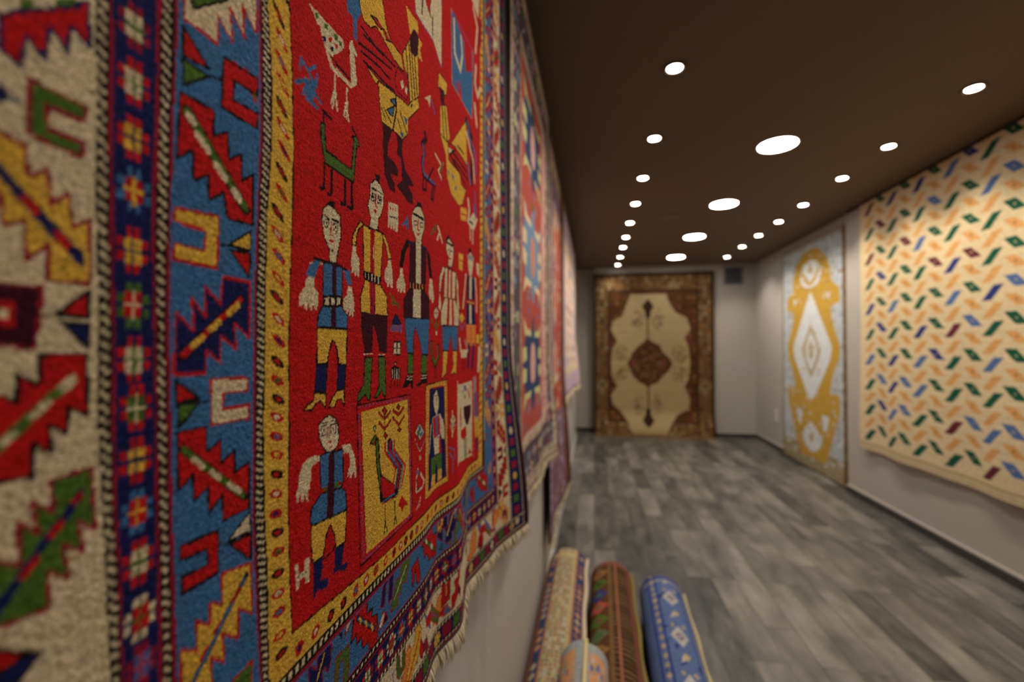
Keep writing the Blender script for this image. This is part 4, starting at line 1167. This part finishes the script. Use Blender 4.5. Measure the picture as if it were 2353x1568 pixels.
# ------------------------------------------------------------------ carpets on the left wall
def hang(label, u0, u1, zb, zt, canvas, surf, material=M_wool_far, jitter=0, tone=.07, fr=.03, frn=200, frw=.004, fcol=None, bind=M_bind, br=.004, x_sign=1, wallx=None, axis='left'):
    """a carpet hanging from a rail; surf(u, v) = distance from the plane x = 0 (left) with v measured from eye level"""
    t = empty('hanging_carpet', ((XL if axis == 'left' else wallx) + 0, (u0+u1)/2, EYE+zt))
    ox, oy, oz = t.location
    s = -1 if axis == 'left' else 1
    P = lambda u, v: (s*surf(u, v)-ox, u-oy, EYE+v-oz)
    pile = grid_obj('pile', canvas.U, canvas.V, canvas.c, P, material, t, jitter, tone, flip=(axis != 'left'))
    U = np.linspace(u0, u1, 120); V = np.linspace(zb, zt, 90)
    Pb = lambda u, v: (s*(surf(u, v)+.004)-ox, u-oy, EYE+v-oz)
    grid_obj('backing', U, V, None, Pb, M_back, t)
    for ue in (u0, u1): tube('side_binding', [(s*(float(surf(ue, v))+.002)-ox, ue-oy, EYE+v-oz) for v in np.linspace(zb, zt, 70)], br, bind, t)
    if fr:
        roots = [(s*(float(surf(u, zb))+.002)-ox, u-oy, EYE+zb-oz) for u in np.linspace(u0, u1, frn)]
        fringe('fringe', roots, fr, frw, fcol or M_fringe, t, out=(-s, 0, 0))
        tube('hem_binding', [(s*(float(surf(u, zb))+.002)-ox, u-oy, EYE+zb-oz) for u in np.linspace(u0, u1, 120)], br*.8, bind, t)
    tag(t, label, 'carpet')
    return t

# 1: the red figure carpet in the foreground
bu = [.0,.45,.61,.667,.74,.875,1.004,1.045,1.12,1.19,1.22]; ba = [.235,.235,.231,.240,.218,.250,.228,.226,.205,.180,.172]
def surf1(u, v):
    w = sm((.05-v)/.52); a = (np.interp(u-.02, bu, ba)+np.interp(u+.02, bu, ba)+2*np.interp(u, bu, ba))/4
    return .235+(a-.235)*w-np.clip((u-1.0)/.2, 0, 1)**2*.012*sm((.9-v)/.9)*(1-w)
rug = figure_rug()
hang('large red foreground carpet woven with standing figures and birds, yellow and blue borders', .06, 1.213, -.466, 1.25, rug, surf1, M_wool, .00025, .13, .03, 900, .0034)

def ornate(k, pal, seed, cell, box, dens=.8):
    """small woven ornaments scattered cell by cell"""
    g = random.Random(seed); u0, u1, v0, v1 = box
    nu = max(1, round((u1-u0)/cell)); nv = max(1, round((v1-v0)/cell)); cu, cv = (u1-u0)/nu, (v1-v0)/nv
    for i in range(nu):
        for j in range(nv):
            if g.random() > dens: continue
            x, y = u0+(i+.5)*cu, v0+(j+.5)*cv; a = g.choice(pal); b = g.choice(pal); h, q = cu*.46, cv*.46; s = g.random()
            if s < .35: k.poly(a, [(x-h, y), (x, y+q), (x+h, y), (x, y-q)]); k.poly(b, [(x-h*.45, y), (x, y+q*.45), (x+h*.45, y), (x, y-q*.45)])
            elif s < .6:
                k.poly(a, [(x-h*.3, y-q), (x+h*.3, y-q), (x+h*.3, y+q), (x-h*.3, y+q)]); k.poly(a, [(x-h, y-q*.3), (x+h, y-q*.3), (x+h, y+q*.3), (x-h, y+q*.3)])
            elif s < .8: k.poly(a, [(x-h, y-q), (x+h*.2, y-q*.1), (x+h, y+q), (x-h*.1, y+q*.2)])
            else: k.rect(a, x-h*.7, x+h*.7, y-q*.7, y+q*.7); k.rect(b, x-h*.3, x+h*.3, y-q*.3, y+q*.3)
def frames(k, spec, box, T=None):
    """concentric borders, spec = (colour, width_u, width_v, ornament palette or None, cell)"""
    u0, u1, v0, v1 = box
    for n, (c, wu, wv, pal, cell) in enumerate(spec):
        k.rect(c, u0, u1, v0, v1)
        if pal:
            for b in ((u0, u0+wu, v0, v1), (u1-wu, u1, v0, v1), (u0, u1, v0, v0+wv), (u0, u1, v1-wv, v1)): ornate(k, pal, n*7+3, cell, b, .85)
        u0 += wu; u1 -= wu; v0 += wv; v1 -= wv
    return u0, u1, v0, v1
EXT = dict(C=(.45,.36,.27), E=(.42,.085,.06), F=(.55,.54,.25), H=(.10,.07,.09), J=(.62,.36,.32), M=(.20,.06,.05), Q=(.16,.27,.40), S=(.20,.13,.19), U=(.55,.24,.17), V=(.26,.165,.10),
           Z=(.60,.50,.28), a=(.10,.043,.017), b=(.17,.095,.035), c=(.045,.024,.013), d=(.27,.14,.04), e=(.50,.56,.60), f=(.56,.345,.06), g=(.70,.74,.76), h=(.36,.30,.17), i=(.74,.60,.36), j=(.70,.37,.13),
           k=(.012,.10,.055), l=(.03,.045,.20), m=(.14,.025,.04), n=(.09,.17,.36), o=(.80,.62,.52), p=(.50,.40,.62), q=(.10,.14,.07), r=(.30,.12,.06), s=(.035,.06,.14), t=(.10,.145,.30), u=(.40,.40,.36), v=(.55,.27,.12), w=(.30,.33,.33), x=(.46,.36,.18))
PAL.update(EXT); CODES += ''.join(EXT)
def canvas(u0, u1, v0, v1, d, bg): return Canvas(np.arange(u0, u1+d*.5, (u1-u0)/round((u1-u0)/d)), np.arange(v0, v1+d*.5, (v1-v0)/round((v1-v0)/d)), bg)

# 2: medallion carpet
k = canvas(1.285, 2.44, -.545, 1.24, .006, 'V')
I = frames(k, [('C', .07, .06, 'KMJWC', .022), ('H', .10, .10, 'SJCMQFG', .055), ('H', .025, .02, None, 0), ('C', .045, .05, 'VJW', .02)], (1.285, 2.44, -.545, 1.24))
k.rect('E', 1.50, 2.10, I[2], I[3]); k.rect('J', 2.10, 2.28, I[2], I[3]); ornate(k, 'CVWM', 5, .03, (2.12, 2.28, I[2], I[3]), .9)
ornate(k, 'ESGQ', 9, .06, (1.52, 2.09, I[2], I[3]), .35)
def medallion(cu, cv, body, blk, core, hu=.27, hv=.125):
    k.poly('H' if body == 's' else body, [(cu-.02, cv+hv*1.45), (cu+.02, cv+hv*1.45), (cu+.06, cv+hv), (cu-.06, cv+hv)]); k.poly(body, [(cu-.02, cv-hv*1.45), (cu+.02, cv-hv*1.45), (cu+.06, cv-hv), (cu-.06, cv-hv)])
    k.poly(body, [(cu-hu, cv), (cu-hu*.75, cv+hv*.85), (cu, cv+hv), (cu+hu*.75, cv+hv*.85), (cu+hu, cv), (cu+hu*.75, cv-hv*.85), (cu, cv-hv), (cu-hu*.75, cv-hv*.85)])
    for a in (-1, 1):
        for b in (-1, 1):
            k.poly(blk, [(cu+a*hu*.98, cv+b*hv*.08), (cu+a*hu*.98, cv+b*hv*.48), (cu+a*hu*.66, cv+b*hv*.50), (cu+a*hu*.62, cv+b*hv*.12)])
            k.poly(blk, [(cu+a*hu*.95, cv+b*hv*1.35), (cu+a*hu*.8, cv+b*hv*.85), (cu+a*hu*.15, cv+b*hv*.86), (cu+a*hu*.25, cv+b*hv*1.02), (cu+a*hu*.6, cv+b*hv*1.02)])
    k.poly(core, [(cu-hu*.28, cv), (cu-hu*.2, cv+hv*.55), (cu, cv+hv*.66), (cu+hu*.2, cv+hv*.55), (cu+hu*.28, cv), (cu+hu*.2, cv-hv*.55), (cu, cv-hv*.66), (cu-hu*.2, cv-hv*.55)])
for cv, bd, bl, co in ((-.06, 's', 'F', 'J'), (.36, 'Q', 'W', 'U'), (.80, 's', 'F', 'J')): medallion(1.80, cv, bd, bl, co)
def surf2(u, v):
    w = sm((.15-v)/.7); out = .043*np.clip((u-2.05)/.39, 0, 1)**1.5+.010*np.sin((u-1.25)*11)*w
    return .238-out*w
hang('faded red carpet with blue star medallions hanging second along the left wall', 1.285, 2.44, -.545, 1.24, k, surf2, fr=.035, frn=300, frw=.005, br=.005)

# 3: the long dark carpet
k = canvas(2.47, 3.68, -1.06, 1.22, .008, 'M')
I = frames(k, [('H', .05, .05, 'MK', .02), ('C', .10, .12, 'WMJV', .03), ('S', .14, .16, 'MHSEJQ', .05), ('C', .03, .04, None, 0), ('E', .0, .0, None, 0)], (2.47, 3.68, -1.06, 1.22))
ornate(k, 'EEWJRQ', 4, .09, I, .75); k.rect('a', 3.32, 3.68, -1.06, 1.22); ornate(k, 'MaHVE', 6, .05, (3.34, 3.6, -1.03, 1.18), .8)
k.rect('S', 2.47, 3.4, -1.06, -.42); ornate(k, 'MSVpPJ', 8, .06, (2.5, 3.4, -1.03, -.45), .9)
for cv in (-.1, .3, .7):
    k.poly('W', [(2.72, cv), (2.86, cv+.16), (3.0, cv), (2.86, cv-.16)]); k.poly('R', [(2.78, cv), (2.86, cv+.1), (2.94, cv), (2.86, cv-.1)])
def surf3(u, v):
    w = sm((.0-v)/1.1); return .240-w*(.062*np.clip((u-3.0)/.68, 0, 1)**1.3+.008*np.sin((u-2.4)*9))
hang('long dark maroon and violet carpet reaching low on the left wall, third along it', 2.47, 3.68, -1.06, 1.22, k, surf3, fr=.04, frn=200, frw=.007, br=.006)

# 4: the pale pink carpet
k = canvas(3.74, 5.85, -.45, 1.20, .010, 'o')
I = frames(k, [('M', .03, .03, None, 0), ('p', .22, .18, 'ojpWi', .07), ('i', .05, .05, None, 0)], (3.74, 5.85, -.45, 1.20))
k.rect('o', *I); ornate(k, 'jEWtip', 4, .13, I, .85)
def surf4(u, v):
    w = sm((.3-v)/.8); return .242-w*(.075*np.clip((u-4.6)/1.25, 0, 1)**1.3+.008*np.sin((u-3.7)*8))
hang('pale pink, orange and lilac carpet, farthest of those on the left wall', 3.74, 5.85, -.45, 1.20, k, surf4, fr=.05, frn=200, frw=.01, br=.007, bind=M_fringe)

# ------------------------------------------------------------------ the brown medallion carpet on the back wall
k = canvas(0, 1.86, 0, 2.68, .009, 'c')
I = frames(k, [('c', .04, .05, None, 0), ('b', .19, .22, 'adbVhac', .06), ('c', .03, .03, None, 0)], (0, 1.86, 0, 2.68)); k.rect('a', *I); ornate(k, 'cbdMa', 12, .075, I, .6)
X_ = lambda x: .0+1.86*(x-197)/860.; Y_ = lambda y: 2.68*(1-(y-240)/1165.)
k.poly('x', [(X_(a), Y_(b)) for a, b in [(470,390),(725,390),(745,450),(790,520),(870,560),(895,640),(850,700),(880,760),(890,870),(880,980),(850,1040),(890,1120),(880,1190),(800,1230),(750,1300),(720,1365),(475,1365),(450,1290),(400,1220),(335,1160),(325,1100),(370,1040),(330,960),(325,870),(335,780),(370,720),(325,640),(340,580),(410,540),(440,460)]])
g = random.Random(3)
def spray(cx, cy, rx, ry, n, cols='abV'):
    for _ in range(n):
        a, r = g.uniform(0, 6.28), g.random()**.6; x, y = X_(cx+rx*r*math.cos(a)), Y_(cy+ry*r*math.sin(a)); h = .014
        k.poly(g.choice(cols), [(x-h, y), (x, y+h*1.4), (x+h, y), (x, y-h*1.4)])
for cx, cy in ((520,570),(665,570),(525,1170),(660,1170)): spray(cx, cy, 40, 70, 34)
for cx in (395, 815):
    for cy in (810, 945): spray(cx, cy, 58, 60, 46)
k.poly('a', [(X_(a), Y_(b)) for a, b in [(592,700),(630,728),(680,750),(700,800),(740,830),(770,880),(740,930),(705,960),(660,1010),(620,1025),(595,1050),(570,1025),(530,1010),(480,960),(465,920),(440,880),(465,840),(480,800),(530,750),(565,725)]])
for _ in range(150):
    a, r = g.uniform(0, 6.28), g.random()**.5; x, y = X_(600+115*r*math.cos(a)), Y_(880+120*r*math.sin(a)); h = .02
    k.poly(g.choice('cVabdcb'), [(x-h, y), (x, y+h), (x+h, y), (x, y-h)])
k.rect('M', X_(470), X_(505), Y_(895), Y_(855)); k.rect('M', X_(685), X_(725), Y_(895), Y_(850))
k.line('a', .03, [(X_(593), Y_(560)), (X_(593), Y_(700))]); k.line('a', .03, [(X_(595), Y_(1040)), (X_(595), Y_(1200))])
for s_, cy in ((1, 480), (-1, 1270)): k.poly('c', [(X_(594+dx), Y_(cy+s_*dy)) for dx, dy in [(0,-55),(25,-30),(42,0),(22,30),(14,80),(-14,80),(-22,30),(-42,0),(-25,-30)]])
t = empty('hanging_carpet', (.0, YB-.05, EYE+1.215))
def pos_back(u, v):
    ztop = 1.215+.0; L = 2.61                                  # length that hangs; the rest runs out on the floor
    d = np.clip(L-(v), None, 9)                                # v measured up from the hem
    s_ = 2.68-v; hangs = np.minimum(s_, 2.585); rest = np.maximum(s_-2.585, 0)
    curl = sm((s_-2.2)/.385)*.10
    return (u, -curl-rest*.9, -hangs-rest*.18)
pile = grid_obj('pile', k.U, k.V, k.c, pos_back, M_wool_far, t, 0, .1)
U = np.linspace(0, 1.86, 30); V = np.linspace(0, 2.68, 60)
grid_obj('backing', U, V, None, lambda u, v: (pos_back(u, v)[0], pos_back(u, v)[1]+.006, pos_back(u, v)[2]-.0015), M_back, t)
for ue in (0, 1.86): tube('side_binding', [[float(q) for q in pos_back(np.array(ue), np.array(v))] for v in np.linspace(0, 2.68, 60)], .006, M_bind, t)
mb = MB()
for i in range(230):
    x = .005+1.85*i/229; L_ = .04*g.uniform(.6, 1.2); p0 = [float(q) for q in pos_back(np.array(x), np.array(0.))]
    dx = g.uniform(-.01, .01); zz = -EYE-1.215+.004
    mb.add([(x-.003, p0[1], p0[2]), (x+.003, p0[1], p0[2]), (x+.002+dx, p0[1]-L_, zz), (x-.002+dx, p0[1]-L_, zz), (x, p0[1], p0[2]+.003), (x+dx, p0[1]-L_, zz+.003)], [(0, 1, 2, 3), (0, 3, 5, 4), (1, 4, 5, 2), (0, 4, 1), (3, 2, 5)])
mb.build('fringe', mat('golden_fringe', (.42, .25, .08), .9), t)
tag(t, 'brown and cream medallion carpet hanging at the far end wall down to the floor', 'carpet')

# ------------------------------------------------------------------ carpets on the right wall
# yellow and pale blue
UY0, UY1 = 5.0, 6.53
k = canvas(UY0, UY1, -1.36, 1.235, .010, 'e'); cu = (UY0+UY1)/2; hw = (UY1-UY0)/2
k.rect('h', UY0, UY1, -1.36, 1.235); k.rect('b', UY0, UY0+.07, -1.36, 1.235); ornate(k, 'abVh', 3, .04, (UY0, UY0+.07, -1.36, 1.235))
k.rect('e', UY0+.07, UY1-.03, -1.30, 1.20); ornate(k, 'gewhe', 5, .055, (UY0+.07, UY1-.03, -1.30, 1.20), .8)
k.rect('h', UY0+.07, UY1-.03, -1.31, -1.15); ornate(k, 'hxge', 6, .06, (UY0+.07, UY1-.03, -1.30, -1.15), .8)
py = lambda s_, t_: (cu+s_*hw, 1.235-t_*2.595)
def sympoly(c, p, d=0): k.poly(c, [py(a, b) for a, b in p]+[py(-a, b) for a, b in reversed(p)])
sympoly('f', [(0,.035),(.25,.045),(.45,.08),(.58,.14),(.62,.20),(.82,.24),(.82,.29),(.60,.31),(.62,.36),(.78,.44),(.84,.48),(.80,.52),(.62,.60),(.55,.665),(.82,.665),(.82,.74),(.66,.82),(.55,.90),(.36,.965),(0,.955)])
sympoly('g', [(0,.085),(.22,.10),(.34,.14),(.30,.185),(.14,.205),(0,.21)]); sympoly('f', [(0,.185),(.10,.165),(.26,.125),(.30,.14),(.12,.19),(0,.20)]); sympoly('x', [(0,.105),(.09,.13),(0,.155)])
sympoly('g', [(0,.225),(.10,.26),(.62,.475),(.55,.53),(.1,.69),(0,.705)])
sympoly('x', [(0,.37),(.22,.45),(.3,.49),(.22,.53),(0,.61)]); sympoly('g', [(0,.40),(.16,.455),(.2,.49),(.16,.52),(0,.58)]); sympoly('x', [(0,.45),(.07,.47),(.07,.51),(0,.53)])
for s_ in (-1, 1): k.poly('f', [py(s_*.35, .28), py(s_*.82, .30), py(s_*.80, .23), py(s_*.45, .22)]); k.poly('g', [py(s_*.45, .255), py(s_*.58, .245), py(s_*.55, .275)]); k.poly('g', [py(s_*.30, .76), py(s_*.52, .76), py(s_*.45, .82), py(s_*.34, .83)])
sympoly('g', [(0,.80),(.16,.83),(.30,.87),(.22,.91),(0,.935)]); sympoly('f', [(0,.845),(.06,.87),(0,.90)])
ornate(k, 'fxg', 14, .05, (cu-.30*hw, cu+.30*hw, 1.235-.62*2.595, 1.235-.36*2.595), .25)
ornate(k, 'hfg', 15, .045, (UY0+.2, UY1-.2, 1.235-.93*2.595, 1.235-.67*2.595), .30); ornate(k, 'hgf', 16, .04, (UY0+.25, UY1-.25, 1.235-.30*2.595, 1.235-.06*2.595), .22)
def surfY(u, v): return XR2-.022-.006*np.sin((u-5)*9)*sm((.2-v)/1.2)
hang('pale blue and golden yellow medallion carpet on the far part of the right wall', UY0, UY1, -1.36, 1.235, k, surfY, fr=.02, frn=220, frw=.008, br=.006, wallx=XR2, axis='right', bind=mat('brown_binding', (.10, .05, .025), .9))

# cream chevron kilim
UK0, UK1 = 1.38, 4.66
k = canvas(UK0, UK1, -.90, 1.30, .0065, 'i'); g = random.Random(11)
dark = 'kkkklnnm'
col = 0; u = UK1-.145
while u > UK0+.04:
    left = (col % 2 == 0); off = .0 if left else .055
    for r in range(-1, 21):
        v = 1.30-.075-r*.1105-off
        if v < -.80: break
        isd = (r+col//2*0) % 2 == (0 if left else 1); isd = (r % 2 == 0) if left else (r % 2 == 1)
        c_ = g.choice(dark) if isd else ('j' if g.random() < .6 else 'o')
        w_, h_ = (.081, .047) if isd else (.079, .045)
        if left: p = [(u+w_, v-h_), (u+w_*.12, v-h_), (u-w_, v+h_), (u-w_*.12, v+h_)]
        else: p = [(u+w_, v+h_*.62), (u+w_*.1, v+h_*.62), (u-w_, v-h_*.62), (u-w_*.1, v-h_*.62)]
        if not left: p = [(u+w_, v+h_*.8), (u-w_*.02, v+h_*.8), (u-w_, v-h_*.8), (u+w_*.02, v-h_*.8)]
        if c_ == 'o': c_ = 'j'
        k.poly(c_, p)
        if not left: k.poly('b' if c_ == 'j' else 'x', [(u-.012, v), (u, v+.008), (u+.012, v), (u, v-.008)])
    u -= .157*.5*1.0+.0785; col += 1
for v in (-.885, -.865, -.845): k.rect('h', UK0, UK1, v-.004, v+.004)
bumps = lambda u: .010*np.sin((u-1.2)*7.3)+.007*np.sin((u-1.2)*13.1+1)
def surfK(u, v): return XR-.026-(bumps(u)+.014)*sm((.2-v)/1.0)
hang('cream kilim with green, blue, maroon and orange chevron lozenges on the right wall', UK0, UK1, -.90, 1.30, k, surfK, fr=0, br=.004, wallx=XR, axis='right', bind=M_fringe)

# ------------------------------------------------------------------ wall fittings
t = empty('ventilation_grille', (2.16, YB, 2.535)); r = MB()
for b_ in ((-.15, .15, -.15, -.125), (-.15, .15, .125, .15), (-.15, -.125, -.125, .125), (.125, .15, -.125, .125)): r.box(b_[0], b_[1], -.016, 0, b_[2], b_[3])
r.build('frame', mat('grey_frame', (.30, .30, .32), .5), t); r = MB(); r.box(-.125, .125, -.004, -.001, -.125, .125); r.build('backing', M_black, t)
r = MB()
for i in range(9):
    z = -.11+i*.0275; r.add([(-.124, -.014, z-.008), (.124, -.014, z-.008), (.124, -.004, z+.008), (-.124, -.004, z+.008), (-.124, -.012, z-.010), (.124, -.012, z-.010), (.124, -.0045, z+.006), (-.124, -.0045, z+.006)], [(0, 1, 2, 3), (4, 7, 6, 5), (0, 4, 5, 1), (3, 2, 6, 7)])
r.build('slats', M_grille, t); tag(t, 'square grey ventilation grille high on the far wall beside the brown carpet', 'vent')
t = empty('wall_socket', (XR2, 6.85, .46)); r = MB(); r.box(-.009, 0, -.045, .045, -.085, .085); r.build('cover_plate', M_white, t)
r = MB()
for z in (-.04, .04):
    r = MB(); r.box(-.012, -.009, -.026, .026, z-.026, z+.026); r.build('outlet', M_cap, t)
tag(t, 'white double socket low on the right wall beside the yellow carpet', 'socket')

# ------------------------------------------------------------------ rolled carpets on the floor
def roll(label, x, y0, y1, zc, r, yaw, paint, thick=.011, turns=3.2, fr_ang=None, fcol=None, seed=2, flap=.06, bind=None):
    """a carpet rolled pile outward; the loose edge ends on the roll at angle fr_ang (radians from the right, over the top)"""
    L = y1-y0; t = empty('rolled_carpet', (x, (y0+y1)/2, zc-r), yaw)
    NU, NL = 220, 230; k = Canvas(np.linspace(0, 1, NU), np.linspace(0, L, NL), 'V'); paint(k, L)
    a_end = fr_ang
    def pos(u, v):
        a = a_end+(1-u)*2*math.pi; rr = r-thick*.9*(1-u)   # one outer turn, sinking under its own edge
        wob = 1+.012*np.sin(v*5+seed)+.008*np.sin(a*3+seed)
        return (rr*wob*np.cos(a), v-L/2, r+rr*wob*np.sin(a))
    o = grid_obj('pile', k.U, k.V, k.c, pos, M_wool_far, t, 0, .10, flip=True)
    # wound layers seen on the end faces
    n = 150; v, f = [], []
    for s_ in (0, 1):
        yy = -L/2+.003 if s_ == 0 else L/2-.003
        b0 = len(v)
        for i in range(n+1):
            q = i/n; a = a_end+q*turns*2*math.pi; rr = (r-.004)*(1-q*.86)
            for d in (0, -thick*.7): v.append(((rr+d)*math.cos(a), yy, r+(rr+d)*math.sin(a)))
        for i in range(n): f.append((b0+2*i, b0+2*i+1, b0+2*i+3, b0+2*i+2))
    b0 = len(v); m_ = (n+1)*2
    for i in range(n): f.append((2*i, 2*i+2, m_+2*i+2, m_+2*i)); f.append((2*i+1, m_+2*i+1, m_+2*i+3, 2*i+3))
    mesh_obj('wound_layers', v, f, M_back, t, True)
    # overcast or fringed loose edge
    ex, ez = (r+.003)*math.cos(a_end), r+(r+.003)*math.sin(a_end)
    path = [(ex*(1+.03*math.sin(yy*17+seed)), yy, ez+.003*math.sin(yy*23+seed)) for yy in np.linspace(-L/2, L/2, 60)]
    tube('edge_binding', path, .008 if not bind else bind, fcol or M_fringe, t)
    tag(t, label, 'rolled carpet', 'rolled carpets on the floor')
    return t
# painters: U = 0..1 round the roll; the loose edge is U = 1, going back over the top to the left
def ang(u_deg): return 1-u_deg/360.
def p_left(k, L):
    k.rect('r', 0, 1, 0, L)
    def s_(c, a, b, pal=None, cell=.05, dens=.8):
        k.rect(c, ang(b), ang(a), 0, L)
        if pal:
            g = random.Random(int(a)); w = (b-a)/360.
            nu = max(1, round(w/(cell*.9))); cu = w/nu
            for i in range(nu):
                for j in range(int(L/ (cell*.9))):
                    if g.random() > dens: continue
                    x = ang(b)+(i+.5)*cu; y = (j+.5)*cell*.9; h = cu*.4; q = cell*.36
                    k.poly(g.choice(pal), [(x-h, y), (x, y+q), (x+h, y), (x, y-q)])
    s_('r', 0, 8); s_('s', 8, 30, 'vxr', .055); s_('r', 30, 35); s_('h', 35, 45, 'x', .03); s_('h', 45, 86, 'xrMqbur', .028, .97); s_('r', 86, 91); s_('s', 91, 113, 'vx', .06); s_('r', 113, 200)
    k.rect('x', ang(100), ang(35), L-.10, L-.05)
def p_mid(k, L):
    k.rect('b', 0, 1, 0, L); g = random.Random(8)
    k.rect('b', ang(14), ang(0), 0, L); k.rect('M', ang(24), ang(14), 0, L)
    for j in range(int(L/.03)): k.rect('c', ang(70), ang(24), j*.03, j*.03+.02)
    k.rect('r', ang(60), ang(55), 0, L); k.rect('a', ang(180), ang(78), 0, L)
    for i, y in enumerate(np.arange(.06, L, .105)):
        k.poly(['q','G','E','l','G','d'][i % 6], [(ang(135), y), (ang(105), y+.05), (ang(78), y), (ang(105), y-.05)])
        k.poly(['G','M','q','G','c','M'][i % 6], [(ang(115), y), (ang(105), y+.02), (ang(93), y), (ang(105), y-.02)])
    k.rect('M', 0, 1, L-.04, L)
def p_blue(k, L):
    k.rect('t', 0, 1, 0, L); g = random.Random(4)
    for _ in range(260):
        x, y = g.random(), g.uniform(0, L); h = g.uniform(.008, .02); k.poly(g.choice('lntn'), [(x-h, y), (x, y+h*1.3), (x+h, y), (x, y-h*1.3)])
    for a0, c, w in ((16, 'l', 4), (24, 'u', 3), (34, 'l', 3), (96, 'l', 5), (118, 'l', 4)): k.rect(c, ang(a0+w), ang(a0), 0, L)
    for y in np.arange(.03, L, .05): k.poly('h', [(ang(14), y), (ang(9), y+.016), (ang(4), y), (ang(9), y-.016)])
    for i, y in enumerate(np.arange(.05, L, .055)): k.poly('h' if i % 3 else 'x', [(ang(113), y), (ang(107), y+.02), (ang(101), y), (ang(107), y-.02)])
    for i, y in enumerate(np.arange(.19, L-.1, .29)):
        k.poly('u', [(ang(88), y), (ang(68), y+.068), (ang(48), y), (ang(68), y-.068)]); k.poly('S', [(ang(78), y), (ang(68), y+.03), (ang(58), y), (ang(68), y-.03)]); k.poly('u', [(ang(72), y), (ang(68), y+.012), (ang(64), y), (ang(68), y-.012)])
        k.poly('u', [(ang(80), y+.125), (ang(70), y+.135), (ang(62), y+.155), (ang(72), y+.17)]); k.poly('x', [(ang(74), y-.13), (ang(66), y-.105), (ang(56), y-.12), (ang(64), y-.15)])
        k.poly('x', [(ang(60), y+.075), (ang(54), y+.09), (ang(48), y+.075), (ang(54), y+.06)]); k.poly('h', [(ang(84), y+.07), (ang(79), y+.085), (ang(74), y+.07), (ang(79), y+.055)])
    k.rect('h', 0, 1, L-.06, L-.045); k.rect('l', 0, 1, L-.03, L-.012)
def p_front(k, L):
    k.rect('w', 0, 1, 0, L); g = random.Random(6)
    for a0, a1 in ((26, 92), (292, 350)):
        k.rect('v', ang(a1), ang(a0), 0, L-.045)
        for _ in range(210):
            x, y = ang(g.uniform(a0+2, a1-2)), g.uniform(.02, L-.07); h = g.uniform(.008, .018); k.poly(g.choice('huwhvvt'), [(x-h, y), (x, y+h*1.6), (x+h, y), (x, y-h*1.6)])
    k.rect('h', ang(25), ang(20), 0, L-.04)
roll('rolled carpet with beige and navy patterned stripes lying against the left wall', -.152, 1.3, 2.68, .121, .117, math.radians(-.3), p_left, fr_ang=math.radians(28), seed=2, bind=.010)
roll('rolled dark brown carpet with green motifs and olive edge, between the beige and blue rolls', .080, 1.25, 2.58, .117, .112, math.radians(-.8), p_mid, fr_ang=math.radians(22), fcol=mat('olive_binding', (.22, .17, .04), .9), seed=5, bind=.009)
roll('rolled royal blue carpet with pale diamonds and cream edge, rightmost of the rolls', .318, 1.2, 2.47, .116, .110, math.radians(-1.6), p_blue, fr_ang=math.radians(10), fcol=mat('straw_binding', (.50, .42, .20), .9), seed=9, bind=.009)
roll('rolled pale blue and orange carpet lying on top of the beige and brown rolls', -.036, .95, 1.63, .290, .087, math.radians(-.5), p_front, fr_ang=math.radians(88), fcol=mat('straw_edge', (.62, .50, .25), .9), seed=4, bind=.008)
